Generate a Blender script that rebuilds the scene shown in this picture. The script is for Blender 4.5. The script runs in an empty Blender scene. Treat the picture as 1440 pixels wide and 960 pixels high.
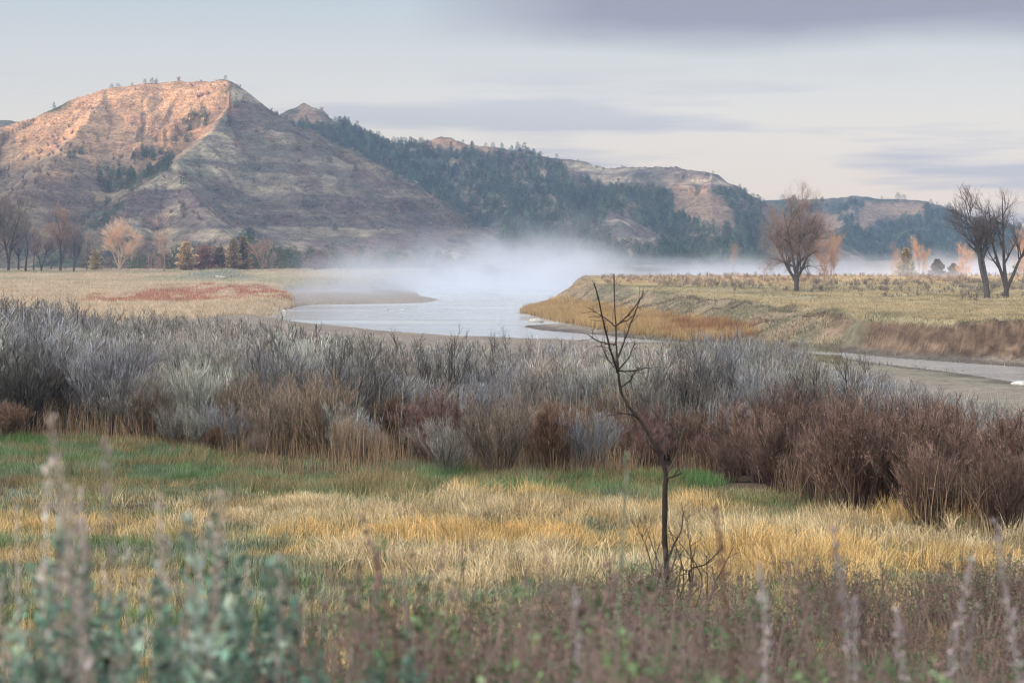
import bpy, math, time
import numpy as np
from mathutils import Vector
T0 = time.time()
R = math.radians
rng = np.random.default_rng(7)
FPX = 2680.0; HY = 355.0; CZ = 9.5          # focal length in photo pixels, horizon row, eye height over the river
scene = bpy.context.scene
col = scene.collection
SUN_AZ = np.array([-0.853, -0.522]); SUN_EL = 5.0

# ------------------------------------------------------------------ helpers
def P(px, py, Y):
    return ((px - 720) / FPX * Y, Y, CZ - (py - HY) / FPX * Y)
def onz(px, py, z=0.0):
    Y = (CZ - z) * FPX / (py - HY)
    return ((px - 720) / FPX * Y, Y)
def lat(seed, n=256):
    return np.random.default_rng(seed).random((n, n))
_L = {}
def vnoise(x, y, seed=0):
    if seed not in _L: _L[seed] = lat(seed)
    L = _L[seed]
    xi = np.floor(x).astype(int); yi = np.floor(y).astype(int)
    fx = x - xi; fy = y - yi
    fx = fx * fx * (3 - 2 * fx); fy = fy * fy * (3 - 2 * fy)
    a = L[xi % 256, yi % 256]; b = L[(xi + 1) % 256, yi % 256]
    c = L[xi % 256, (yi + 1) % 256]; d = L[(xi + 1) % 256, (yi + 1) % 256]
    return (a * (1 - fx) + b * fx) * (1 - fy) + (c * (1 - fx) + d * fx) * fy * 1.0
def fbm(x, y, o=4, seed=0, g=0.5):
    s = 0; a = 1; t = 0
    for i in range(o):
        s = s + a * vnoise(x * 2 ** i + 17.3 * i, y * 2 ** i + 9.1 * i, seed + i); t += a; a *= g
    return s / t
def sstep(a, b, x):
    t = np.clip((x - a) / (b - a), 0, 1); return t * t * (3 - 2 * t)
def sdf(x, y, poly):
    """signed distance to a polygon, positive inside"""
    x = np.asarray(x, float); y = np.asarray(y, float)
    d = np.full(x.shape, 1e18); ins = np.zeros(x.shape, bool)
    n = len(poly)
    for i in range(n):
        ax, ay = poly[i]; bx, by = poly[(i + 1) % n]
        ex, ey = bx - ax, by - ay
        t = np.clip(((x - ax) * ex + (y - ay) * ey) / (ex * ex + ey * ey + 1e-12), 0, 1)
        d = np.minimum(d, (x - ax - t * ex) ** 2 + (y - ay - t * ey) ** 2)
        c = ((ay > y) != (by > y))
        ins ^= c & (x < ex * (y - ay) / (ey if ey != 0 else 1e-12) + ax)
    d = np.sqrt(d)
    return np.where(ins, d, -d)
def C3(r, g, b): return np.array([r, g, b], float)
def mix(a, b, t):
    t = np.asarray(t)[..., None]; return a * (1 - t) + b * t

def mesh_obj(name, V, F, mat, colr=None, parent=None, smooth=False):
    """V (n,3); F (m,k) all the same size, or a list of such arrays"""
    me = bpy.data.meshes.new(name)
    V = np.asarray(V, np.float32)
    Fs = F if isinstance(F, list) else [F]
    me.vertices.add(len(V)); me.vertices.foreach_set('co', V.ravel())
    nl = sum(f.size for f in Fs); npoly = sum(len(f) for f in Fs)
    me.loops.add(nl); me.polygons.add(npoly)
    me.loops.foreach_set('vertex_index', np.concatenate([f.ravel() for f in Fs]).astype(np.int32))
    tot = np.concatenate([np.full(len(f), f.shape[1]) for f in Fs])
    st = np.concatenate([[0], np.cumsum(tot)[:-1]])
    me.polygons.foreach_set('loop_start', st.astype(np.int32))
    if smooth: me.polygons.foreach_set('use_smooth', np.ones(npoly, bool))
    me.update(calc_edges=True)
    if colr is not None:
        ca = me.color_attributes.new('Col', 'FLOAT_COLOR', 'POINT')
        c4 = np.ones((len(V), 4), np.float32); c4[:, :3] = colr
        ca.data.foreach_set('color', c4.ravel())
    me.materials.append(mat)
    o = bpy.data.objects.new(name, me); col.objects.link(o)
    if parent is not None: o.parent = parent
    return o
def tag(o, label=None, cat=None, group=None, kind=None):
    if label: o['label'] = label
    if cat: o['category'] = cat
    if group: o['group'] = group
    if kind: o['kind'] = kind
    return o
def empty(name, loc, label, cat, group=None, rz=0, s=1):
    o = bpy.data.objects.new(name, None); col.objects.link(o)
    o.location = loc; o.rotation_euler = (0, 0, rz); o.scale = (s, s, s); o.empty_display_size = .2
    return tag(o, label, cat, group)
def copy_tree(o, loc, rz, s, label=None, group=None):
    c = o.copy(); col.objects.link(c); c.location = loc; c.rotation_euler = (0, 0, rz)
    c.scale = (s, s, s) if np.isscalar(s) else s
    if label: c['label'] = label
    if group: c['group'] = group
    for ch in list(o.children):
        d = ch.copy(); col.objects.link(d); d.parent = c
    return c

class Geo:
    """collects geometry as quads/tris"""
    def __init__(s): s.V = []; s.F = {3: [], 4: []}; s.C = []; s.n = 0
    def add(s, V, F, c):
        V = V.reshape(-1, 3)
        s.V.append(V); s.F[F.shape[1]].append(F + s.n); s.n += len(V)
        c = np.asarray(c, float)
        if c.ndim == 1: c = np.tile(c, (len(V), 1))
        s.C.append(c.reshape(-1, 3))
    def merge(s, V, Fs, c):
        for f in Fs: s.F[f.shape[1]].append(f + s.n)
        s.V.append(V); s.n += len(V); s.C.append(c)
    def data(s):
        return (np.concatenate(s.V), [np.concatenate(s.F[k]) for k in (3, 4) if s.F[k]], np.concatenate(s.C))
    def build(s, name, mat, parent=None, smooth=False):
        V, F, c = s.data(); return mesh_obj(name, V, F, mat, np.clip(c, 0, 1), parent, smooth)

def norm(v): return v / (np.linalg.norm(v, axis=-1, keepdims=True) + 1e-9)
def tubes(g, Pn, Rn, S, c):
    """Pn (N,K,3), Rn (N,K), colour (3,), (N,3) or (N,K,3)"""
    N, K, _ = Pn.shape
    T = np.empty_like(Pn); T[:, 1:-1] = Pn[:, 2:] - Pn[:, :-2]; T[:, 0] = Pn[:, 1] - Pn[:, 0]; T[:, -1] = Pn[:, -1] - Pn[:, -2]
    T = norm(T)
    ref = norm(np.cross(T[:, :1], np.array([0.31, 0.83, 0.17])) + 1e-6)
    A = norm(ref - T * np.sum(ref * T, -1, keepdims=True)); B = np.cross(T, A)
    th = np.arange(S) * 2 * math.pi / S
    V = Pn[:, :, None] + Rn[:, :, None, None] * (A[:, :, None] * np.cos(th)[None, None, :, None] + B[:, :, None] * np.sin(th)[None, None, :, None])
    base = (np.arange(N)[:, None, None] * K + np.arange(K - 1)[None, :, None]) * S
    j = np.arange(S)[None, None, :]; j2 = (j + 1) % S
    F = np.stack([base + j, base + j2, base + S + j2, base + S + j], -1).reshape(-1, 4)
    c = np.asarray(c, float)
    if c.ndim == 1: cc = np.tile(c, (N * K * S, 1))
    elif c.ndim == 2: cc = np.repeat(c, K * S, 0)
    else: cc = np.repeat(c.reshape(-1, 3), S, 0)
    g.add(V, F, cc)
def ribbons(g, Pn, W, side, c):
    """flat blades: Pn (N,K,3), W (N,K) half width, side (N,3)"""
    N, K, _ = Pn.shape
    V = np.stack([Pn - side[:, None] * W[..., None], Pn + side[:, None] * W[..., None]], 2)
    b = (np.arange(N)[:, None] * K + np.arange(K - 1)[None]) * 2
    F = np.stack([b, b + 1, b + 3, b + 2], -1).reshape(-1, 4)
    c = np.asarray(c, float)
    if c.ndim == 2: cc = np.repeat(c, K * 2, 0)
    else: cc = np.repeat(c.reshape(-1, 3), 2, 0)
    g.add(V, F, cc)
def leaves(g, pos, dirn, L, Wd, c, r):
    """little folded diamond leaves: pos (N,3), dirn (N,3), L (N,), Wd (N,)"""
    N = len(pos); d = norm(dirn); s = norm(np.cross(d, norm(r.normal(size=(N, 3)))))
    V = np.stack([pos, pos + d * (L * .55)[:, None] + s * Wd[:, None], pos + d * L[:, None], pos + d * (L * .55)[:, None] - s * Wd[:, None]], 1)
    F = np.arange(N)[:, None] * 4 + np.array([0, 1, 2, 3])[None]
    c = np.asarray(c, float)
    if c.ndim == 1: c = np.tile(c, (N, 1))
    g.add(V, F, np.repeat(c, 4, 0))
def grow(Pp, Rp, n, t0, t1, ang, L, K, up, wig, r, r0, r1, lt=0.4, mx=0.7):
    """n children on every parent polyline"""
    N, Kp, _ = Pp.shape
    t = r.uniform(t0, t1, (N, n)) * (Kp - 1); i = np.clip(t.astype(int), 0, Kp - 2); f = (t - i)[..., None]
    ar = np.arange(N)[:, None]
    O = Pp[ar, i] * (1 - f) + Pp[ar, i + 1] * f
    D = norm(Pp[ar, i + 1] - Pp[ar, i]); rp = Rp[ar, i] * (1 - f[..., 0]) + Rp[ar, i + 1] * f[..., 0]
    O = O.reshape(-1, 3); D = D.reshape(-1, 3); rp = rp.ravel(); M = len(O)
    q = norm(np.cross(D, norm(r.normal(size=(M, 3)))))
    a = (ang * r.uniform(.6, 1.35, M))[:, None]
    d = norm(D * np.cos(a) + q * np.sin(a))
    Ls = L * r.uniform(.6, 1.25, M) * (1 - lt * (t.ravel() / (Kp - 1)))
    Q = np.empty((M, K, 3)); Q[:, 0] = O
    for k in range(1, K):
        d = norm(d + np.array([0, 0, up]) + wig * r.normal(size=(M, 3)))
        Q[:, k] = Q[:, k - 1] + d * (Ls / (K - 1))[:, None]
    s = np.linspace(0, 1, K)[None]
    rs = np.minimum(rp * mx, r0)[:, None]
    return Q, rs * (1 - s) + np.minimum(r1, rs) * s

# ------------------------------------------------------------------ materials
def new_mat(name):
    m = bpy.data.materials.new(name); m.use_nodes = True; m.node_tree.nodes.clear()
    return m, m.node_tree.nodes, m.node_tree.links
def plant_mat(name, transl=0.0, rough=0.85, vary=0.25, scale=3.0):
    m, N, L = new_mat(name)
    out = N.new('ShaderNodeOutputMaterial'); b = N.new('ShaderNodeBsdfPrincipled')
    at = N.new('ShaderNodeAttribute'); at.attribute_name = 'Col'
    oi = N.new('ShaderNodeObjectInfo'); geo = N.new('ShaderNodeNewGeometry')
    ns = N.new('ShaderNodeTexNoise'); ns.inputs['Scale'].default_value = scale; L.new(geo.outputs['Position'], ns.inputs['Vector'])
    mr = N.new('ShaderNodeMapRange'); mr.inputs[1].default_value = .3; mr.inputs[2].default_value = .7
    mr.inputs[3].default_value = 1 - vary; mr.inputs[4].default_value = 1 + vary; L.new(ns.outputs['Fac'], mr.inputs[0])
    mr2 = N.new('ShaderNodeMapRange'); mr2.inputs[3].default_value = .68; mr2.inputs[4].default_value = 1.32; L.new(oi.outputs['Random'], mr2.inputs[0])
    mu = N.new('ShaderNodeMath'); mu.operation = 'MULTIPLY'; L.new(mr.outputs[0], mu.inputs[0]); L.new(mr2.outputs[0], mu.inputs[1])
    vm = N.new('ShaderNodeVectorMath'); vm.operation = 'SCALE'; L.new(at.outputs['Color'], vm.inputs[0]); L.new(mu.outputs[0], vm.inputs['Scale'])
    L.new(vm.outputs[0], b.inputs['Base Color']); b.inputs['Roughness'].default_value = rough
    b.inputs['Specular IOR Level'].default_value = .2
    if transl > 0:
        tr = N.new('ShaderNodeBsdfTranslucent'); L.new(vm.outputs[0], tr.inputs['Color'])
        mx = N.new('ShaderNodeMixShader'); mx.inputs[0].default_value = transl
        L.new(b.outputs[0], mx.inputs[1]); L.new(tr.outputs[0], mx.inputs[2]); L.new(mx.outputs[0], out.inputs[0])
    else: L.new(b.outputs[0], out.inputs[0])
    return m
def ground_mat(name, sc, vary=.3, bump=.3, bscale=8.0, zstretch=1.0, det=8, bdist=.1, beds=False):
    m, N, L = new_mat(name)
    out = N.new('ShaderNodeOutputMaterial'); b = N.new('ShaderNodeBsdfPrincipled')
    at = N.new('ShaderNodeAttribute'); at.attribute_name = 'Col'
    geo = N.new('ShaderNodeNewGeometry')
    mp = N.new('ShaderNodeMapping'); mp.inputs['Scale'].default_value = (1, 1, zstretch); L.new(geo.outputs['Position'], mp.inputs['Vector'])
    ns = N.new('ShaderNodeTexNoise'); ns.inputs['Scale'].default_value = sc; ns.inputs['Detail'].default_value = det; ns.inputs['Roughness'].default_value = .65
    L.new(mp.outputs[0], ns.inputs['Vector'])
    mr = N.new('ShaderNodeMapRange'); mr.inputs[1].default_value = .3; mr.inputs[2].default_value = .7
    mr.inputs[3].default_value = 1 - vary; mr.inputs[4].default_value = 1 + vary; L.new(ns.outputs['Fac'], mr.inputs[0])
    vm = N.new('ShaderNodeVectorMath'); vm.operation = 'SCALE'; L.new(at.outputs['Color'], vm.inputs[0]); L.new(mr.outputs[0], vm.inputs['Scale'])
    if beds:
        m3 = N.new('ShaderNodeMapping'); m3.inputs['Scale'].default_value = (.16, .16, .7); L.new(geo.outputs['Position'], m3.inputs['Vector'])
        n3 = N.new('ShaderNodeTexNoise'); n3.inputs['Scale'].default_value = 1.0; n3.inputs['Detail'].default_value = 7; n3.inputs['Roughness'].default_value = .7; L.new(m3.outputs[0], n3.inputs['Vector'])
        n4 = N.new('ShaderNodeTexNoise'); n4.inputs['Scale'].default_value = 1.1; n4.inputs['Detail'].default_value = 4; n4.inputs['Roughness'].default_value = .7; L.new(geo.outputs['Position'], n4.inputs['Vector'])
        ad = N.new('ShaderNodeMath'); ad.operation = 'ADD'; L.new(n3.outputs['Fac'], ad.inputs[0]); L.new(n4.outputs['Fac'], ad.inputs[1])
        m4 = N.new('ShaderNodeMapRange'); m4.inputs[1].default_value = .8; m4.inputs[2].default_value = 1.2; m4.inputs[3].default_value = .7; m4.inputs[4].default_value = 1.3; L.new(ad.outputs[0], m4.inputs[0])
        v2 = N.new('ShaderNodeVectorMath'); v2.operation = 'SCALE'; L.new(vm.outputs[0], v2.inputs[0]); L.new(m4.outputs[0], v2.inputs['Scale']); vm = v2
    L.new(vm.outputs[0], b.inputs['Base Color']); b.inputs['Roughness'].default_value = .95; b.inputs['Specular IOR Level'].default_value = .1
    n2 = N.new('ShaderNodeTexNoise'); n2.inputs['Scale'].default_value = bscale; n2.inputs['Detail'].default_value = 6; L.new(mp.outputs[0], n2.inputs['Vector'])
    bp = N.new('ShaderNodeBump'); bp.inputs['Strength'].default_value = bump; bp.inputs['Distance'].default_value = bdist
    L.new(n2.outputs['Fac'], bp.inputs['Height']); L.new(bp.outputs[0], b.inputs['Normal'])
    L.new(b.outputs[0], out.inputs[0]); return m
M_grass = plant_mat('dry_grass', .25, .8, .25, 1.2)
M_twig = plant_mat('twigs', 0, .85, .2, .8)
M_leaf = plant_mat('leaves', .2, .7, .2, 5)
M_bark = plant_mat('bark', 0, .9, .35, 6)
M_conif = plant_mat('conifer_foliage', .1, .8, .25, .15)
M_ground = ground_mat('soil_and_turf', 1.5, .35, .5, 9)
M_hill = ground_mat('hill_soil', .22, .4, 1.0, .6, 2.0, 10, 2.2, True)

# ------------------------------------------------------------------ terrain
water_px = [(372, 447), (384, 441), (400, 436), (418, 430.5), (440, 428.5), (484, 428), (560, 427), (600, 425.5), (618, 421), (590, 416), (580, 406), (640, 396), (830, 392), (838, 401), (815, 408), (790, 418), (748, 427), (731, 434), (733, 438.5), (752, 444), (770, 448),
            (792, 451), (800, 453.5), (793, 456), (770, 457), (741, 457.5), (738, 459.5), (760, 464), (800, 467.5), (850, 471), (880, 475), (930, 479),
            (1000, 483), (1100, 489), (1190, 496), (1260, 503), (1340, 509), (1440, 516), (1560, 526), (1700, 540),
            (1700, 566), (1560, 550), (1440, 539), (1340, 524), (1240, 512), (1180, 503), (1100, 497), (1000, 490), (900, 484), (850, 481.5),
            (800, 480), (740, 477.5), (680, 475), (620, 471.5), (560, 468), (500, 463), (440, 458), (400, 454)]
WATER = [onz(*p) for p in water_px]
FIELD = [onz(px, py, .5) for px, py in [(372, 446), (384, 440.5), (400, 434), (416, 428.5), (419, 425), (412, 419), (400, 414), (405, 411),
         (430, 409), (480, 408), (528, 407), (545, 403), (590, 396)]] + [(60, 760), (-700, 760), (-700, 200), (-60, 200), (-40, 235)]
RIM_px = [(1700, 470, 3.2), (1560, 460, 3.2), (1440, 454, 3.3), (1310, 451, 3.4), (1210, 445, 3.4), (1160, 434, 3.5), (1080, 427, 3.4), (1020, 423, 3.3),
          (953, 417, 3.3), (907, 411, 3.6), (870, 404, 3.8), (838, 400, 4.1)]
RIM = [onz(*p) for p in RIM_px]
PLATEAU = RIM + [(16, 395), (60, 410), (380, 400), (420, 200)]
RY = [0, 4, 10, 17, 22, 28, 36, 42, 60, 80, 100, 125, 150, 200, 300, 800]
ZL = [7.8, 7.65, 6.95, 6.3, 5.93, 5.55, 5.13, 5.0, 4.8, 4.4, 3.8, 2.6, 1.9, 1.2, 1.0, 1.0]
ZC = [7.8, 7.65, 6.95, 6.3, 5.93, 5.55, 5.13, 5.0, 4.5, 3.7, 2.4, 1.2, .9, .45, .3, .3]
ZR = [7.8, 7.65, 6.95, 6.3, 5.93, 5.55, 5.1, 4.7, 3.6, 2.2, 1.1, .6, .35, .3, .3, .3]
def ground_z(x, y):
    x = np.asarray(x, float); y = np.asarray(y, float)
    px = x / np.maximum(y, 1) * FPX + 720
    l, c, r = (np.interp(y, RY, t) for t in (ZL, ZC, ZR))
    wl = sstep(620, 330, px); wr = sstep(900, 1350, px)
    zt = c * (1 - wl - wr) + l * wl + r * wr
    far = np.interp(y, [0, 350, 450, 560, 650, 700, 800, 2400], [0, 0, .3, 1.5, 3.2, 3.8, 4, 4])
    z = np.maximum(zt, far)
    n1 = fbm(x / 9, y / 9, 4, 11) - .5
    df = sdf(x, y, FIELD)
    zf = np.interp(y, [250, 350, 417, 500, 580, 700, 800], [1.0, 1.5, 2.3, 3.2, 3.9, 4.4, 4.6]) + n1 * .5
    z = np.where(y > 190, z + (np.maximum(zf, z) - z) * sstep(-1.5, 3.5, df), z)
    # a low earth mound out in the field
    mx, my = P(300, 390, 470)[:2]
    z = z + 2.3 * np.exp(-(((x - mx) / 10) ** 4 + ((y - my) / 9) ** 2)) * (.8 + n1)
    dp = sdf(x, y, PLATEAU)
    wb = np.interp(px, [820, 900, 1000, 1100, 1160, 1230, 1500], [9, 11, 11, 12, 10, 4.5, 4.5])
    gul = (fbm(x / 4.5, y / 6, 3, 21) - .5) * sstep(-14, -2, dp) * sstep(3, -1, dp)
    zp = np.interp(y, [160, 200, 250, 282, 322, 400], [3.4, 3.5, 3.35, 3.65, 4.15, 4.6]) + n1 * .3
    tt = np.clip((dp + wb + gul * 9) / wb, 0, 1)
    steep = sstep(1180, 1240, px)
    prof = tt * (1 - .35 * steep) + .35 * steep * sstep(.82, 1.0, tt)
    z = z + np.maximum(zp - z, 0) * prof * np.clip((470 - y) / 70, 0, 1) + gul * .8
    z = z + steep * sstep(-8, -5, dp) * sstep(.8, -.2, dp) * ((fbm(x / 1.1 + y / 5, y / 5, 3, 23) - .5) * 1.5 + (fbm(x / .4, y / .9, 2, 25) - .5) * .5) * sstep(.2, 1, z)
    dw = -sdf(x, y, WATER)
    dwn = dw + (fbm(x / 5, y / 5, 3, 31) - .5) * 2.2 * sstep(0, 6, np.abs(dw))
    w = np.interp(px, [380, 420, 760, 860, 1150, 1250], [6, 9, 7, 8, 10, 4])
    w = np.where((px > 1100) & (dp < -11), 16, w)
    land = np.minimum(z, .05 + .018 * np.clip(dwn, 0, 99) + z * sstep(0, 1, dwn / w))
    z = np.where(dwn > 0, land, -.6 * sstep(0, -5, dwn) - .02)
    z = z + np.where(dw > 3, n1 * .25 * sstep(15, 60, y) + (fbm(x * 1.3, y * 1.3, 3, 41) - .5) * .10, 0)
    return z

RIDGES = [  # (slope, falloff power, [(px, py, distance)...])
 (.56, [(-330, 250, 900), (-120, 215, 900), (0, 179, 930), (50, 165, 940), (100, 139, 950), (150, 124, 955), (200, 117, 958), (240, 115, 960), (320, 112, 950),
        (336, 124, 952), (370, 156, 965), (400, 180, 975), (440, 204, 990), (500, 240, 1010), (560, 280, 1035), (600, 310, 1050), (650, 350, 1065), (700, 372, 1080)]),
 (.60, [(322, 113, 950), (322, 145, 925), (302, 180, 893), (272, 206, 862), (250, 224, 842), (235, 240, 822), (205, 262, 790), (160, 288, 755), (110, 322, 715)]),
 (.60, [(250, 224, 842), (262, 262, 790), (292, 300, 745), (330, 340, 705)]),
 (.55, [(150, 126, 955), (118, 175, 905), (80, 215, 860), (40, 262, 800), (-10, 315, 735)]),
 (.55, [(0, 179, 930), (-60, 230, 860), (-120, 290, 780)]),
 (.60, [(388, 172, 970), (372, 215, 925), (365, 262, 885), (372, 310, 835), (380, 350, 790)]),
 (.60, [(470, 222, 1000), (462, 262, 962), (470, 305, 915), (486, 345, 870)]),
 (.60, [(545, 270, 1030), (548, 305, 990), (565, 345, 930)]),
 (.55, [(300, 175, 1290), (380, 172, 1270), (405, 164, 1258), (420, 157, 1250), (427, 143, 1250), (431, 144, 1250), (438, 155, 1249), (455, 167, 1245), (478, 184, 1242), (500, 198, 1240),
        (520, 206, 1240), (560, 203, 1245), (600, 198, 1250), (620, 193, 1252), (650, 199, 1250), (700, 208, 1245), (740, 215, 1240), (800, 224, 1235),
        (850, 234, 1232), (900, 233, 1225), (950, 233, 1215), (985, 240, 1210), (1010, 247, 1212), (1040, 268, 1225), (1060, 279, 1235), (1110, 310, 1260)]),
 (.50, [(432, 152, 1250), (450, 205, 1190), (480, 262, 1110), (520, 320, 1040)]),
 (.48, [(520, 206, 1240), (560, 238, 1185), (610, 275, 1115), (650, 320, 1030), (690, 355, 950)]),
 (.48, [(640, 198, 1250), (680, 245, 1180), (730, 300, 1080), (760, 345, 980)]),
 (.48, [(760, 218, 1238), (770, 262, 1160), (800, 312, 1060), (830, 350, 960)]),
 (.52, [(900, 233, 1225), (880, 262, 1170), (858, 298, 1090), (880, 322, 1010), (920, 352, 930)]),
 (.52, [(1000, 244, 1210), (1000, 290, 1140), (1010, 330, 1050), (1030, 360, 960)]),
 (.50, [(1020, 290, 1600), (1060, 283, 1600), (1100, 278, 1600), (1140, 279, 1590), (1180, 276, 1580), (1205, 274, 1575), (1250, 280, 1570), (1300, 283, 1570), (1330, 290, 1565),
        (1370, 305, 1560), (1440, 320, 1560), (1520, 336, 1560), (1640, 350, 1560)]),
 (.48, [(1120, 279, 1595), (1110, 312, 1450), (1120, 350, 1280)]),
 (.48, [(1205, 274, 1575), (1190, 308, 1460), (1165, 345, 1300)]),
 (.48, [(1300, 283, 1570), (1285, 322, 1430), (1300, 355, 1260)]),
 (.48, [(1400, 311, 1560), (1390, 335, 1420), (1400, 358, 1280)]),
 (.50, [(-400, 170, 1500), (-150, 172, 1480), (0, 168, 1460), (18, 169, 1460), (60, 180, 1460), (200, 210, 1460)]),
]
RID3 = [(k, [P(*q) for q in pl]) for k, pl in RIDGES]
LASTG = None
def hill_z(x, y):
    global LASTG
    x = np.asarray(x, float); y = np.asarray(y, float)
    best = np.full(x.shape, -50.0); SA = np.zeros(x.shape); DA = np.zeros(x.shape)
    wx = x + (fbm(x / 40, y / 40, 3, 51) - .5) * 16; wy = y + (fbm(x / 40, y / 40, 3, 61) - .5) * 16
    rills = np.abs(fbm(x / 17, y / 26, 4, 71) - .5) * 2
    for ri, (k, pl) in enumerate(RID3):
        cum = 137.0 * ri
        for i in range(len(pl) - 1):
            ax, ay, az = pl[i]; bx, by, bz = pl[i + 1]
            ex, ey = bx - ax, by - ay; l2 = ex * ex + ey * ey
            t0 = ((x - ax) * ex + (y - ay) * ey) / l2
            d0 = np.hypot(x - ax - np.clip(t0, 0, 1) * ex, y - ay - np.clip(t0, 0, 1) * ey)
            f = sstep(8, 45, d0)
            qx = x + (wx - x) * f; qy = y + (wy - y) * f
            t = np.clip(((qx - ax) * ex + (qy - ay) * ey) / l2, 0, 1)
            d = np.hypot(qx - ax - t * ex, qy - ay - t * ey)
            zc = az + t * (bz - az)
            h = zc - k * d
            side = np.sign(ex * (qy - ay) - ey * (qx - ax))
            up = h > best; best = np.where(up, h, best); SA = np.where(up, cum + t * math.sqrt(l2) + 900 * side, SA); DA = np.where(up, d, DA)
            cum += math.sqrt(l2)
    amp = sstep(6, 30, best)
    sw = SA + (fbm(x / 20, y / 20, 2, 75) - .5) * 9
    g1 = np.abs(fbm(sw / 15, DA / 90, 2, 72) - .5) * 2; g2 = np.abs(fbm(sw / 5.5, DA / 45, 2, 73) - .5) * 2
    gully = (1 - sstep(0, .42, g1)) * 4.2 * sstep(4, 45, DA) + (1 - sstep(0, .45, g2)) * 1.5 * sstep(3, 18, DA)
    gully = gully * np.where((y < 1085) & (x < 20) & (x / y * FPX + 720 > 200), 1.0, .6)
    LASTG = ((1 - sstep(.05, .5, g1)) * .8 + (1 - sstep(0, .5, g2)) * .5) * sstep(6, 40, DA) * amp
    z = best - gully * amp - rills * 3.5 * amp * (.2 + .8 * sstep(3, 25, DA)) + (fbm(x / 6, y / 6, 3, 81) - .5) * 1.6 * amp
    # strata ledges
    z = z + .8 * np.sin(z * .75 + 2 * fbm(x / 60, y / 60, 2, 91)) * amp * sstep(.35, .6, fbm(x / 70, y / 70, 2, 95))
    return z
def terr(x, y):
    g = ground_z(x, y)
    y = np.asarray(y, float)
    if np.any(y > 560): g = np.where(y > 560, np.maximum(g, hill_z(x, y)), g)
    return g
RAp = [(q[0], q[2]) for q in RIDGES[0][1]]
def in_butte(px, y): return (y < np.interp(px, [p[0] for p in RAp], [p[1] for p in RAp]) + 8) & (px < 705)
def pxpy(x, y, z): return x / y * FPX + 720, HY - (z - CZ) / y * FPX

def grid_obj(name, rows, ncol, uw, mat, zf, cf, x0=14.0):
    u = np.linspace(-uw, uw, ncol); Y = np.asarray(rows)
    X = u[None, :] * (Y[:, None] + x0); YY = np.repeat(Y[:, None], ncol, 1)
    Z = zf(X, YY)
    V = np.stack([X, YY, Z], -1).reshape(-1, 3)
    n, m = len(Y), ncol
    b = np.arange(n - 1)[:, None] * m + np.arange(m - 1)[None]
    F = np.stack([b, b + 1, b + m + 1, b + m], -1).reshape(-1, 4)
    c = cf(X, YY, Z).reshape(-1, 3)
    return mesh_obj(name, V, F, mat, np.clip(c, 0.003, 1), smooth=True)

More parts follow.
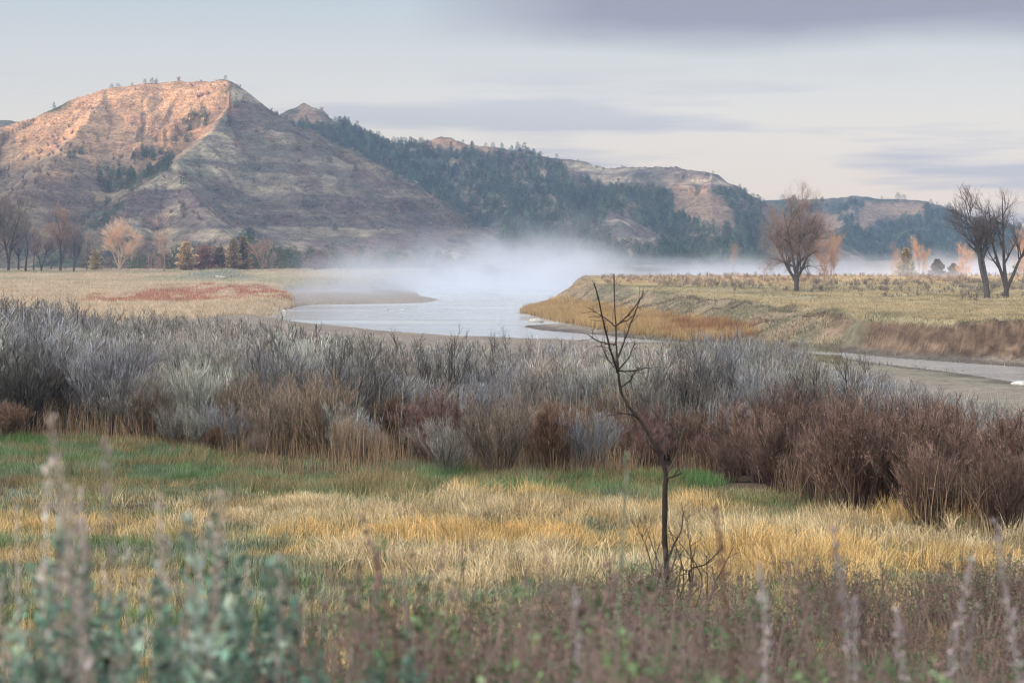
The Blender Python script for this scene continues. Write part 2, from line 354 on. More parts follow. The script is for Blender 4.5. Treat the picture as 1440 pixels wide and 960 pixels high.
def edge_front(px):      # near edge of the shrub belt (distance) for an image column
    return np.interp(px, [-100, 0, 200, 400, 700, 900, 1000, 1100, 1250, 1440, 1600], [47, 46, 44, 39, 38, 37, 35.5, 31, 26.8, 24, 23])
def ground_col(x, y, z):
    px, py = pxpy(x, np.maximum(y, 1), z)
    n = fbm(x / 3, y / 3, 4, 101); n2 = fbm(x / .8, y / .8, 3, 111); n3 = fbm(x / 25, y / 12, 3, 121)
    tan = C3(.17, .13, .07); gr = C3(.06, .09, .045); dirt = C3(.07, .055, .042); gg = C3(.15, .19, .13)
    c = mix(np.broadcast_to(dirt, x.shape + (3,)), tan, sstep(.35, .6, n))
    c = mix(c, gg, sstep(.5, .62, fbm(x / 2, y / 1.5, 3, 131)) * .7)
    ef = edge_front(px)
    strip = sstep(-9, -6, y - ef) * sstep(2.5, 0, y - ef) * sstep(30, 33, y)
    c = mix(c, gr, strip * sstep(.2, .5, n2 + .15))
    litter = sstep(-1, 1.5, y - ef)
    c = mix(c, C3(.10, .075, .055) * (.7 + .6 * n2[..., None]), litter)
    # sandy flats by the river
    sand = C3(.235, .20, .165)
    fl = sstep(70, 100, y)
    c = mix(c, sand * (.8 + .4 * n[..., None]), fl)
    c = mix(c, C3(.22, .22, .15), fl * sstep(.45, .65, n3) * sstep(240, 200, y) * sstep(850, 1000, px) * .6)
    # field on the left
    df = sdf(x, y, FIELD)
    field = sstep(-.5, 2.5, df) * sstep(225, 245, y)
    fc = mix(C3(.42, .33, .23), C3(.36, .32, .24), sstep(.4, .6, n3))
    fc = mix(fc, C3(.27, .30, .20), sstep(.55, .7, fbm(x / 40, y / 10, 3, 141)) * sstep(380, 450, y))
    c = mix(c, fc, field)
    c = mix(c, C3(.24, .15, .13), sstep(540, 575, y) * .8 * sstep(.35, .6, n3))
    mx, my = P(300, 390, 470)[:2]
    c = mix(c, C3(.17, .19, .17), np.exp(-(((x - mx) / 10) ** 4 + ((y - my + 5) / 7) ** 2)) * (x < 0))
    # plateau
    dp = sdf(x, y, PLATEAU)
    pc = mix(C3(.38, .32, .19), C3(.30, .27, .17), sstep(.4, .6, n3))
    c = mix(c, pc, sstep(-1, 1, dp))
    bank = sstep(-24, -14, dp) * np.maximum(sstep(.5, -.8, dp), sstep(3.05, 2.9, z))
    bgr = mix(C3(.18, .165, .11), C3(.27, .21, .14), sstep(.38, .6, n))
    bdirt = mix(C3(.25, .18, .125), C3(.085, .06, .044), sstep(.38, .60, .7 * fbm(x / .9 + z * .3, z * 1.8, 4, 151) + .3 * fbm((x + z * 1.5) / .7, z * .35, 3, 153)))
    bdirt = mix(bdirt, C3(.13, .085, .06), np.maximum(sstep(.62, .75, vnoise(z * 3.1 + n, z * 0 + .5, 155)) * .6, sstep(2.55, 2.7, z) * sstep(2.95, 2.85, z) * .8))
    bc = mix(bgr, bdirt, sstep(1170, 1235, px + (n - .5) * 120))
    c = mix(c, bc, bank * sstep(.2, .5, z))
    rd = sdf(x, y, REEDS) if 0 else None
    # mud at the water
    dw = -sdf(x, y, WATER)
    mud = sstep(4.5, 1.0, dw + (n - .5) * 5)
    c = mix(c, C3(.10, .085, .075), mud * .85 * sstep(.7, .35, z) * (1 - .95 * sstep(325, 350, y) * (px < 760)))
    c = mix(c, C3(.31, .28, .255), sstep(335, 360, y) * (px < 760) * sstep(2, 0, df) * .8)
    return c * (.85 + .3 * n2[..., None])
rowsG = list(np.arange(-9, 46, .22))
while rowsG[-1] < 640:
    st_ = .22 + (rowsG[-1] - 45) * .0065
    rowsG.append(rowsG[-1] + (min(st_, .38) if 150 < rowsG[-1] < 215 else st_))
g_obj = tag(grid_obj('ground', rowsG, 760, .42, M_ground, lambda x, y: ground_z(x, y), ground_col, 18), kind='structure')

# colours of the hills: dry grass on the facets, banded clay on the steep faces
GRASSY = [(-60, 330), (-60, 170), (60, 160), (150, 118), (322, 108), (330, 150), (300, 178), (272, 205), (240, 232), (195, 262), (130, 300)]
BARE = [[(790, 228), (860, 236), (990, 236), (1035, 262), (1000, 268), (930, 262), (860, 262), (800, 250)],
        [(945, 264), (985, 264), (1025, 285), (1035, 322), (995, 322), (950, 298)],
        [(845, 303), (880, 300), (925, 330), (930, 356), (880, 345), (845, 322)],
        [(518, 213), (530, 212), (556, 232), (548, 240), (525, 232)],
        [(575, 205), (610, 194), (650, 198), (700, 209), (690, 215), (640, 210), (600, 208)],
        [(405, 166), (432, 148), (455, 172), (445, 178), (425, 174)],
        [(1130, 300), (1175, 300), (1190, 320), (1160, 330), (1130, 318)],
        [(1215, 285), (1300, 287), (1300, 306), (1240, 308), (1215, 325), (1200, 315)]]
def hill_col(x, y, z):
    px, py = pxpy(x, y, z)
    n = fbm(x / 14, y / 14, 5, 201); n2 = fbm(x / 4, y / 4, 3, 211); n3 = fbm(x / 60, y / 60, 3, 221)
    band = z * .19 + 1.6 * fbm(x / 90, y / 90, 3, 231) + .5 * (n - .5)
    b1 = vnoise(band * 2.1, band * 0 + .5, 241); b2 = vnoise(band * 6.3, band * 0 + .5, 251)
    led = fbm((x * .8 + y * .6) / 11, z / 1.3, 4, 271); pat = fbm(x / 22, y / 40 + z / 16, 5, 281)
    clay = mix(C3(.12, .10, .10), C3(.40, .345, .25), sstep(.40, .64, .28 * b1 + .12 * b2 + .20 * led + .40 * pat))
    clay = mix(clay, C3(.16, .115, .11), sstep(.52, .62, n) * .75)
    clay = mix(clay, C3(.12, .125, .095), sstep(.52, .66, fbm(x / 24, y / 12, 4, 261)) * .6)
    dry = mix(C3(.46, .30, .18), C3(.37, .24, .155), sstep(.4, .6, n))
    dry = mix(dry, C3(.22, .15, .12), sstep(.55, .7, n2) * .35)
    brushy = mix(C3(.12, .10, .09), C3(.22, .185, .13), sstep(.42, .62, n))
    under = mix(C3(.06, .075, .05), C3(.15, .13, .095), sstep(.45, .65, n))
    isA = in_butte(px, y)
    c = mix(under, brushy, sstep(.4, .6, n3))
    c = mix(c, clay, sstep(-3, 3, sdf(px, py, [(330, 105), (660, 340), (640, 370), (140, 330), (190, 268), (270, 206), (322, 140)])) * isA)
    g = sstep(-8, 8, sdf(px, py, GRASSY) + (n - .5) * 30) * isA
    c = mix(c, mix(dry, brushy, sstep(215, 250, py + (n - .5) * 60) * .85), g)
    c = mix(c, mix(dry, clay, .5), isA & (g < .02) & (px < 340) & (py < 330) & (n2 > .95))
    for i, pl in enumerate(BARE):
        w = sstep(-5, 4, sdf(px, py, pl) + (n2 - .5) * 12) * (~isA)
        cc = clay * 1.05 if i in (0, 2, 3) else mix(dry, brushy, .5 + .0 * n)
        c = mix(c, cc, w)
    c = mix(c, C3(.085, .075, .07), np.clip(LASTG, 0, 1) * (.45 + .5 * (n2 - .3)) * (1 - .55 * g))  # gully shade put into the colour, along with darker brush growing there
    c = mix(c, C3(.24, .17, .14), sstep(645, 610, y + (n - .5) * 40) * .8)
    return c * (.85 + .3 * n2[..., None])
rowsH = list(np.arange(600, 1320, 1.45)) + list(np.arange(1320, 1700, 3.2))
h_obj = tag(grid_obj('hills', rowsH, 1250, .36, M_hill, lambda x, y: np.maximum(np.where(y < 640, -2 + (y - 600) / 40 * 2 + ground_z(x, y), ground_z(x, y)), hill_z(x, y)), hill_col), kind='structure')
# wide plain under everything, reaching the horizon
Vp = np.array([(-1650, -1150, -1.6), (1500, -1150, -1.6), (1500, 1715, -1.6), (-1650, 1715, -1.6)])
tag(mesh_obj('plain', Vp, np.array([[0, 1, 2, 3]]), M_ground, np.tile(C3(.2, .18, .12), (4, 1))), kind='structure')
# unseen ridge added at the viewer's back left, crest shaped to block low sun
def shade_ridge():
    # crest height along the ridge; q runs across the sun's direction
    q = np.linspace(-700, 1700, 200); s0 = 420
    te = math.tan(R(SUN_EL))
    # height above the river of the shade's edge where the light lands, and how far beyond the crest that is
    hs = np.interp(q, [-700, 150, 215, 240, 290, 330, 400, 470, 560, 640, 700, 770, 860, 925, 965, 1000, 1060, 1090, 1115, 1137, 1300, 1700],
                   [70, 60, 30, 2, -8, 2, 10, 14, 45, 75, 92, 74, 52, 50, 70, 98, 92, 77, 95, 112, 120, 120])
    lands = np.interp(q, [-700, 283, 456, 856, 1200, 1700], [500, 700, 790, 740, 1150, 1200])
    zc = hs + lands * te + (fbm(q / 60, q * 0, 4, 301) - .5) * 9
    off = np.array([-420, -300, -200, -120, -60, -20, 0, 25, 70, 130, 210, 300]); prof = np.array([0, .1, .28, .52, .8, .96, 1, .93, .7, .42, .15, 0])
    ux = SUN_AZ; vx = np.array([SUN_AZ[1], -SUN_AZ[0]])   # across
    Q, O = np.meshgrid(q, off)
    X = ux[0] * (s0 + O) + vx[0] * Q; Y = ux[1] * (s0 + O) + vx[1] * Q
    Z = -1.7 + (zc[None] + 1.7) * prof[:, None]
    V = np.stack([X, Y, Z], -1).reshape(-1, 3); m = len(q)
    b = np.arange(len(off) - 1)[:, None] * m + np.arange(m - 1)[None]
    F = np.stack([b, b + 1, b + m + 1, b + m], -1).reshape(-1, 4)
    tag(mesh_obj('hills', V, F, M_hill, np.tile(C3(.2, .17, .12), (len(V), 1)), smooth=True), kind='structure')  # the added shading ridge, apart from the hills in view
shade_ridge()
print('terrain', time.time() - T0)

# ------------------------------------------------------------------ water
def water():
    m, N, L = new_mat('river_water')
    out = N.new('ShaderNodeOutputMaterial'); b = N.new('ShaderNodeBsdfPrincipled')
    b.inputs['Base Color'].default_value = (.46, .47, .47, 1); b.inputs['Roughness'].default_value = .07; b.inputs['IOR'].default_value = 1.33
    geo = N.new('ShaderNodeNewGeometry'); mp = N.new('ShaderNodeMapping'); mp.inputs['Scale'].default_value = (.25, 1.0, 1)
    L.new(geo.outputs['Position'], mp.inputs['Vector'])
    ns = N.new('ShaderNodeTexNoise'); ns.inputs['Scale'].default_value = .9; ns.inputs['Detail'].default_value = 4; L.new(mp.outputs[0], ns.inputs['Vector'])
    bp = N.new('ShaderNodeBump'); bp.inputs['Strength'].default_value = .5; bp.inputs['Distance'].default_value = .16
    L.new(ns.outputs['Fac'], bp.inputs['Height']); L.new(bp.outputs[0], b.inputs['Normal'])
    n2 = N.new('ShaderNodeTexNoise'); n2.inputs['Scale'].default_value = .06; n2.inputs['Detail'].default_value = 3; L.new(mp.outputs[0], n2.inputs['Vector'])
    mr = N.new('ShaderNodeMapRange'); mr.inputs[1].default_value = .4; mr.inputs[2].default_value = .65; mr.inputs[3].default_value = .04; mr.inputs[4].default_value = .22
    L.new(n2.outputs['Fac'], mr.inputs[0]); L.new(mr.outputs[0], b.inputs['Roughness'])
    L.new(b.outputs[0], out.inputs[0])
    V = np.array([(-120, 95, 0), (230, 95, 0), (230, 640, 0), (-120, 640, 0)], float)
    tag(mesh_obj('river_water', V, np.array([[0, 1, 2, 3]]), m), kind='structure')
water()

# ------------------------------------------------------------------ plant generators
def blades(g, x, y, h, w, c0, c1, r, lean=.35, K=4, zf=terr, tipw=.15):
    """grass blades rooted on the ground: arrays x,y,h,w; colours root c0 (N,3), tip c1 (N,3)"""
    N = len(x); z = zf(x, y)
    th = fbm(x / .7 * (40 / (40 + y)), y / .7 * (40 / (40 + y)), 2, 901) * 20 + r.normal(0, 1.0, N); le = np.clip(np.abs(r.normal(0, lean, N)) + .04, 0, 1.6)
    s = np.linspace(0, 1, K)[None]
    out = h[:, None] * le[:, None] * (.35 * s + .65 * s ** 2.2)
    zz = h[:, None] * s * np.sqrt(np.clip(1 - (le[:, None] * s) ** 2 * .6, .15, 1))
    Pn = np.stack([x[:, None] + np.cos(th)[:, None] * out, y[:, None] + np.sin(th)[:, None] * out, z[:, None] + zz - .02], -1)
    ph = r.uniform(-.7, .7, N); side = np.stack([np.cos(ph), np.sin(ph), 0 * ph], -1)
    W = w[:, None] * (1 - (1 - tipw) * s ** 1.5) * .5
    cc = c0[:, None] * (1 - s[..., None]) + c1[:, None] * s[..., None]  # darker roots and brighter tips put shadow contrast into the colour, besides dry tips
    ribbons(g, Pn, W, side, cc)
def cvar(c, N, r, v=.25, hue=.06):
    return np.clip(c[None] * (1 + r.normal(0, v, (N, 1))) * (1 + r.normal(0, hue, (N, 3))), .01, .9)
def scatter(n, pxr, yr, r, wgt=None, p=1.0):
    """points uniform over the ground in a wedge seen between image columns"""
    Y = np.sqrt(r.uniform(yr[0] ** 2, yr[1] ** 2, n)) if p == 1 else yr[0] * (yr[1] / yr[0]) ** r.random(n)
    px = r.uniform(pxr[0], pxr[1], n)
    x = (px - 720) / FPX * Y
    if wgt is not None:
        k = r.random(n) < wgt(x, Y, px); x, Y, px = x[k], Y[k], px[k]
    return x, Y, px

# ---- golden grass in the clearing
r = np.random.default_rng(21)
g = Geo()
def w_gold(x, y, px):
    lo = np.interp(px, [-50, 350, 420, 640, 900, 1100, 1300, 1500], [27, 26, 23, 19.5, 19.5, 19, 18.5, 18])
    hi = np.interp(px, [-50, 350, 420, 700, 950, 1100, 1300, 1500], [28, 28, 31.5, 31.5, 30.5, 27.5, 25.5, 24])
    e_ = (fbm(x / 2.2, y / 1.6, 3, 407) - .5) * 7
    m = sstep(-1.5, 1.5, y - lo + e_) * sstep(1.0, -1.0, y - hi + e_)
    return m * sstep(.38, .52, fbm(x / 1.2, y / 1.2, 3, 401) + .02) * (.08 + .92 * sstep(.38, .55, fbm(x / .4, y / .4, 2, 402)))
x, y, px = scatter(330000, (-120, 1560), (17, 33), r, w_gold)
tuft = fbm(x / .9, y / .9, 2, 411)
h = (.10 + .42 * tuft) * r.uniform(.6, 1.2, len(x)) * np.interp(px, [0, 380, 450, 1500], [.6, .7, 1, 1])
cg = mix(C3(.52, .37, .17), C3(.48, .39, .24), sstep(.4, .6, fbm(x / 3, y / 3, 3, 421)))
cg = cg * (1 + r.normal(0, .38, (len(x), 1))).clip(.3, 2)
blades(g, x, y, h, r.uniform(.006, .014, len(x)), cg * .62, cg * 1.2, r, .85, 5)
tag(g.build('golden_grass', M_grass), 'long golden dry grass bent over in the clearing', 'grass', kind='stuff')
# ---- short matted mixed grass nearer and on the left
g = Geo()
x, y, px = scatter(330000, (-150, 1590), (6.5, 34), r, lambda x, y, px: np.clip(1.05 - .5 * w_gold(x, y, px), 0, 1) * sstep(6, 10, y) * sstep(.25, .45, fbm(x / .5, y / .5, 2, 431)), 2)
t = fbm(x / 1.4, y / 1.4, 3, 441)
mc = mix(C3(.49, .38, .205), C3(.18, .24, .10), sstep(.56, .66, fbm(x / 1.1, y / .8, 3, 445)))
mc = mix(mc, C3(.20, .26, .19), sstep(.50, .62, fbm(x / 1.3, y / 1.0, 3, 448)) * .8)
mc = mc * (1 + r.normal(0, .38, (len(x), 1))).clip(.3, 2) * (.55 + .9 * fbm(x / .35, y / .35, 2, 449))[:, None]
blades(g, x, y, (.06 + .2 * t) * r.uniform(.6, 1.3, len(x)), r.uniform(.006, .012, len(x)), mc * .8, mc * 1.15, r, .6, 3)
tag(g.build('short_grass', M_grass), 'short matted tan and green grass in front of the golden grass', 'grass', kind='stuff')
# ---- green grass strip in front of the belt
g = Geo()
x, y, px = scatter(230000, (-120, 1560), (26, 50), r, lambda x, y, px: sstep(-9.5, -6.5, y - edge_front(px) + (fbm(x / 2.5, y / 1.8, 3, 453) - .5) * 9) * sstep(2, .5, y - edge_front(px)) * sstep(24, 29, y) * sstep(.3, .5, fbm(x / 1.2, y / 1.2, 3, 451)))
gc = mix(C3(.13, .26, .09), C3(.25, .32, .19), sstep(.4, .62, fbm(x / 2, y / 1, 3, 461)))
gc = mix(gc, C3(.36, .28, .15), sstep(.45, .55, fbm(x / 1.3, y / .8, 3, 466)))
gc = gc * (1 + r.normal(0, .35, (len(x), 1))).clip(.3, 2)
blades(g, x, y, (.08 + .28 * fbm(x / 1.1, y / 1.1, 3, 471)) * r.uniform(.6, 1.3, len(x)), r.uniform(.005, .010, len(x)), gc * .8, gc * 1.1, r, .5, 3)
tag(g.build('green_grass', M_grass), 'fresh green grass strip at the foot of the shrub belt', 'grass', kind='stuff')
# ---- tan stalks mingled into the front of the belt
g = Geo()
x, y, px = scatter(110000, (-120, 1560), (25, 56), r, lambda x, y, px: sstep(-1.5, .5, y - edge_front(px)) * sstep(np.interp(px, [0, 900, 1050], [5, 5, 9]), 2.5, y - edge_front(px)) * sstep(.46, .60, fbm(x / 1.5, y / 1.5, 3, 481)) * np.interp(px, [0, 200, 300, 900, 1100, 1500], [.35, .6, 1, .8, 1, 1]))
sc_ = cvar(C3(.38, .27, .17), len(x), r, .35)
blades(g, x, y, np.interp(px, [0, 1000, 1150, 1500], [1, 1, 1.3, 1.3]) * r.uniform(.25, 1.05, len(x)) * (.25 + 1.2 * fbm(x / .8, y / .8, 2, 485)), r.uniform(.006, .011, len(x)), sc_ * .75, sc_, r, .22, 4)
tag(g.build('dead_grass', M_grass), 'tall tan dead stalks standing among the front shrubs', 'grass', kind='stuff')
g = Geo()
x, y, px = scatter(100000, (-120, 1560), (40, 84), r, lambda x, y, px: sstep(2, 5, y - edge_front(px)) * sstep(.40, .58, fbm(x / 3, y / 3, 3, 487)) * (y < np.interp(px, [0, 300, 500, 700, 900, 1100, 1250, 1500], [90, 86, 74, 70, 68, 72, 60, 50])))
sc_ = mix(cvar(C3(.50, .40, .28), len(x), r, .35), cvar(C3(.52, .52, .47), len(x), r, .35), (r.random(len(x)) < .6) * 1.0)
blades(g, x, y, r.uniform(.7, 1.8, len(x)), r.uniform(.006, .013, len(x)), sc_ * .8, sc_, r, .13, 4)
tag(g.build('belt_stalks', M_grass), 'pale thin dry stalks standing up between the grey sagebrush', 'stalks', kind='stuff')
# ---- reeds at the far point and along the lower terrace
REEDS = [onz(px, py, .4) for px, py in [(730, 436), (748, 432), (790, 428), (850, 430), (905, 436), (960, 445), (1010, 453), (1064, 462), (1066, 477), (1040, 481), (960, 476), (880, 467), (830, 461), (790, 450), (750, 440)]]
g = Geo()
x, y, px = scatter(260000, (700, 1090), (200, 400), r, lambda x, y, px: sstep(-.5, 1.5, sdf(x, y, REEDS) + (fbm(x / 2, y / 2, 3, 491) - .5) * 3) * sstep(1.7, 1.0, ground_z(x, y)))
rc = mix(C3(.72, .50, .24), C3(.42, .19, .10), sstep(900, 980, px + (fbm(x / 5, y / 5, 3, 495) - .5) * 160) * sstep(.42, .6, fbm(x / 2.5, y / 2.5, 2, 497)) * .75)
rc = rc * (1 + r.normal(0, .22, (len(x), 1)))
blades(g, x, y, (.6 + .8 * fbm(x / 4, y / 4, 2, 499)) * r.uniform(.6, 1.15, len(x)), r.uniform(.03, .06, len(x)), rc * .7, rc * 1.1, r, .22, 3)
tag(g.build('reeds', M_grass), 'golden and rust reeds on the far point of the river', 'reeds', kind='stuff')
# ---- field grass left with the red patch
g = Geo()
RED = [onz(px, py, 1.2) for px, py in [(120, 428), (150, 418), (260, 408), (380, 409), (404, 415), (400, 419), (330, 424), (250, 428)]]
x, y, px = scatter(420000, (-140, 620), (235, 600), r, lambda x, y, px: sstep(0, 2, sdf(x, y, FIELD)) * sstep(.15, .4, fbm(x / 4, y / 8, 3, 501)), 2)
red = sstep(-3, 3, sdf(x, y, RED) + (fbm(x / 4, y / 12, 3, 505) - .5) * 14) * sstep(.25, .5, fbm(x / 3, y / 9, 2, 507))
red = (r.random(len(x)) < red * .8) * 1.0
rc = mix(C3(.48, .39, .28), C3(.35, .16, .11), red)
rc = mix(rc, C3(.37, .34, .24), sstep(.45, .6, fbm(x / 25, y / 15, 3, 509)) * (1 - red) * sstep(380, 430, y))
rc = rc * (1 + r.normal(0, .2, (len(x), 1)))
blades(g, x, y, (.35 + .7 * fbm(x / 6, y / 6, 2, 511)) * r.uniform(.5, 1.2, len(x)) * np.interp(y, [240, 400, 600], [1, .8, .9]), r.uniform(.04, .09, len(x)), rc * .75, rc * 1.1, r, .3, 3)
tag(g.build('field_grass', M_grass), 'dry tan field across the river with a rust red patch', 'grass', kind='stuff')
# ---- plateau and bank grass
g = Geo()
x, y, px = scatter(260000, (800, 1560), (150, 400), r, lambda x, y, px: sstep(-22, -12, sdf(x, y, PLATEAU)) * np.where((ground_z(x, y) < 2.95) & (px > 1185), .05, 1) * sstep(.25, .5, fbm(x / 3, y / 3, 3, 521)), 2)
xb, yb, pb = scatter(70000, (1080, 1560), (160, 225), r, lambda x, y, px: (sdf(x, y, PLATEAU) > -5) * (ground_z(x, y) > 2.75) * 1.0)
x = np.concatenate([x, xb]); y = np.concatenate([y, yb]); px = np.concatenate([px, pb])
dp_ = sdf(x, y, PLATEAU)
rc = mix(C3(.25, .23, .15), C3(.45, .37, .23), sstep(-1, 1, dp_) * sstep(.3, .6, fbm(x / 12, y / 9, 3, 525) + .1))
rc = mix(rc, C3(.20, .15, .11), (dp_ < -1) * sstep(.5, .62, fbm(x / 2.5, y / 4, 3, 527)))
rc = rc * (1 + r.normal(0, .2, (len(x), 1)))
blades(g, x, y, (.15 + .35 * fbm(x / 4, y / 4, 2, 529)) * r.uniform(.5, 1.2, len(x)), r.uniform(.03, .07, len(x)), rc * .8, rc * 1.1, r, .4, 3)
tag(g.build('bank_grass', M_grass), 'thin dry grass on the high river bank', 'grass', kind='stuff')
print('grass', time.time() - T0)

# ---- bare grey sagebrush / willow brush of the belt
def bush_data(seed, H, nmain, spread, cw, ct, dense=1.0, rad=1.0, berries=0, cb=None, leafc=None, nleaf=0):
    r = np.random.default_rng(seed); g = Geo()
    az = r.uniform(0, 2 * math.pi, nmain); el = r.uniform(.1, spread, nmain)
    d = np.stack([np.cos(az) * np.sin(el), np.sin(az) * np.sin(el), np.cos(el)], -1)
    K = 6; Q = np.empty((nmain, K, 3)); Q[:, 0] = np.stack([np.cos(az), np.sin(az), 0 * az], -1) * r.uniform(.02, .25, (nmain, 1)) * H * .5
    Ls = H * r.uniform(.65, 1.05, nmain)
    for k in range(1, K):
        d = norm(d + .10 * r.normal(size=d.shape) + np.array([0, 0, .10])); Q[:, k] = Q[:, k - 1] + d * (Ls / (K - 1))[:, None]
    s = np.linspace(0, 1, K)[None]
    Rm = (.014 * rad * H) * (1 - s * .75) * r.uniform(.6, 1.2, (nmain, 1))
    tubes(g, Q, Rm, 4, mix(np.broadcast_to(cw, Q.shape), ct, np.broadcast_to(s * .5, Q.shape[:2])))
    Q1, R1 = grow(Q, Rm, int(6 * dense), .2, 1, .45, H * .42, 4, .14, .12, r, .007 * rad, .003 * rad)
    tubes(g, Q1, R1, 3, mix(cvar(cw, len(Q1), r), ct, np.full(len(Q1), .5)))
    Q2, R2 = grow(Q1, R1, int(7 * dense), .15, 1, .40, H * .26, 3, .16, .12, r, .0045 * rad, .0022 * rad)
    c2 = mix(cvar(ct, len(Q2), r, .4), cw, r.random(len(Q2)) * .5)
    ph = r.uniform(0, math.pi, len(Q2)); sd = np.stack([np.cos(ph), np.sin(ph), 0 * ph], -1)
    ribbons(g, Q2, R2 * 1.45, sd, c2)
    Q3, R3 = grow(Q2, R2, 3, .15, .95, .55, H * .12, 2, .14, .16, r, .0035 * rad, .002 * rad)
    ph = r.uniform(0, math.pi, len(Q3)); sd = np.stack([np.cos(ph), np.sin(ph), 0 * ph], -1)
    ribbons(g, Q3, R3 * 1.6, sd, cvar(ct, len(Q3), r, .45))
    if nleaf:
        i = r.integers(0, len(Q2), nleaf); tt = r.random((nleaf, 1))
        pos = Q2[i, 0] * (1 - tt) + Q2[i, -1] * tt
        leaves(g, pos, r.normal(size=(nleaf, 3)) + [0, 0, .4], r.uniform(.02, .045, nleaf), r.uniform(.007, .014, nleaf), cvar(leafc, nleaf, r), r)
    return g
GREY_W, GREY_T = C3(.10, .085, .075), C3(.39, .375, .35)
SIL_T = C3(.44, .45, .40)
BR_W, BR_T = C3(.10, .07, .05), C3(.26, .175, .125)
TAN_W, TAN_T = C3(.20, .15, .11), C3(.35, .275, .205)
def protos(name, specs):
    out = []
    for s in specs:
        g = bush_data(**s); o = g.build(name, M_twig); out.append(o)
    return out
greys = protos('grey_sagebrush', [
    dict(seed=1, H=1.5, nmain=22, spread=.75, cw=GREY_W, ct=GREY_T, dense=1.1),
    dict(seed=2, H=1.5, nmain=26, spread=.6, cw=GREY_W, ct=SIL_T, dense=1.1),
    dict(seed=3, H=1.5, nmain=20, spread=.9, cw=GREY_W * .6, ct=GREY_T * .42, dense=1.1),
    dict(seed=4, H=1.5, nmain=24, spread=.7, cw=C3(.12, .10, .09), ct=C3(.46, .40, .35), dense=1.1, nleaf=900, leafc=C3(.30, .32, .27)),
    dict(seed=5, H=1.5, nmain=22, spread=.65, cw=GREY_W, ct=C3(.31, .315, .335), dense=1.2)])
browns = protos('brown_snowberry', [
    dict(seed=11, H=1.15, nmain=30, spread=.6, cw=BR_W, ct=BR_T, dense=1.1, nleaf=1500, leafc=C3(.19, .11, .08)),
    dict(seed=12, H=1.15, nmain=28, spread=.7, cw=BR_W, ct=C3(.22, .145, .125), dense=1.1, nleaf=1300, leafc=C3(.20, .10, .09)),
    dict(seed=13, H=1.15, nmain=30, spread=.55, cw=C3(.15, .09, .06), ct=C3(.27, .17, .12), dense=1.0, nleaf=1500, leafc=C3(.27, .165, .10))])
tans = protos('tan_rabbitbrush', [
    dict(seed=21, H=1.25, nmain=26, spread=.65, cw=TAN_W, ct=TAN_T, dense=1.1),
    dict(seed=22, H=1.25, nmain=24, spread=.75, cw=TAN_W, ct=C3(.33, .27, .225), dense=1.1)])
purples = protos('purple_snowberry', [
    dict(seed=31, H=1.3, nmain=32, spread=.6, cw=C3(.08, .05, .045), ct=C3(.19, .13, .105), dense=1.0, nleaf=1500, leafc=C3(.23, .15, .12)),
    dict(seed=32, H=1.3, nmain=32, spread=.55, cw=C3(.09, .06, .05), ct=C3(.25, .17, .135), dense=1.0, nleaf=1200, leafc=C3(.27, .18, .13))])
fars = [bush_data(seed=41 + i, H=1.5, nmain=12, spread=.75, cw=GREY_W, ct=[GREY_T, GREY_T * .8, SIL_T][i], dense=.8, rad=2.0).data() for i in range(3)]
LAB = {'grey': 'bare grey sagebrush in the dense belt between the grass and the river',
       'brown': 'knee high brown leafed snowberry along the front of the shrub belt',
       'tan': 'tan twiggy rabbitbrush fanning out at the foot of the grey sagebrush',
       'purple': 'dark purple brown snowberry in the thicket on the right'}
GRP = {'grey': 'grey sagebrush of the belt', 'brown': 'brown snowberries of the belt front', 'tan': 'tan rabbitbrush of the belt front', 'purple': 'purple snowberries of the right thicket'}
CATS = {'grey': 'sagebrush', 'brown': 'shrub', 'tan': 'shrub', 'purple': 'shrub'}
used = set()
def put(kind, protos_, x, y, s, r, i=None):
    k = r.integers(len(protos_)) if i is None else i
    o = protos_[k]; z = float(terr(np.array([x]), np.array([y]))[0]) - .03
    if o.name in used:
        c = o.copy(); col.objects.link(c)
    else: c = o; used.add(o.name)
    c.location = (x, y, z); c.rotation_euler = (r.normal(0, .05), r.normal(0, .05), r.uniform(0, 6.28)); c.scale = (s * r.uniform(.9, 1.15), s * r.uniform(.9, 1.15), s * r.uniform(.88, 1.15))
    tag(c, LAB[kind], CATS[kind], GRP[kind]); return c
def jitter(y0, y1, step, pxr, r, jit=.42):
    pts = []; y = y0
    while y < y1:
        st = step(y); x = (pxr[0] - 720) / FPX * y + r.uniform(0, st); x1 = (pxr[1] - 720) / FPX * y
        while x < x1:
            pts.append((x + r.normal(0, st * jit * .6), y + r.normal(0, st * jit * .6))); x += st
        y += st * .9
    return pts
r = np.random.default_rng(77)
cnt = dict(grey=0, brown=0, tan=0, purple=0); stuff = Geo()
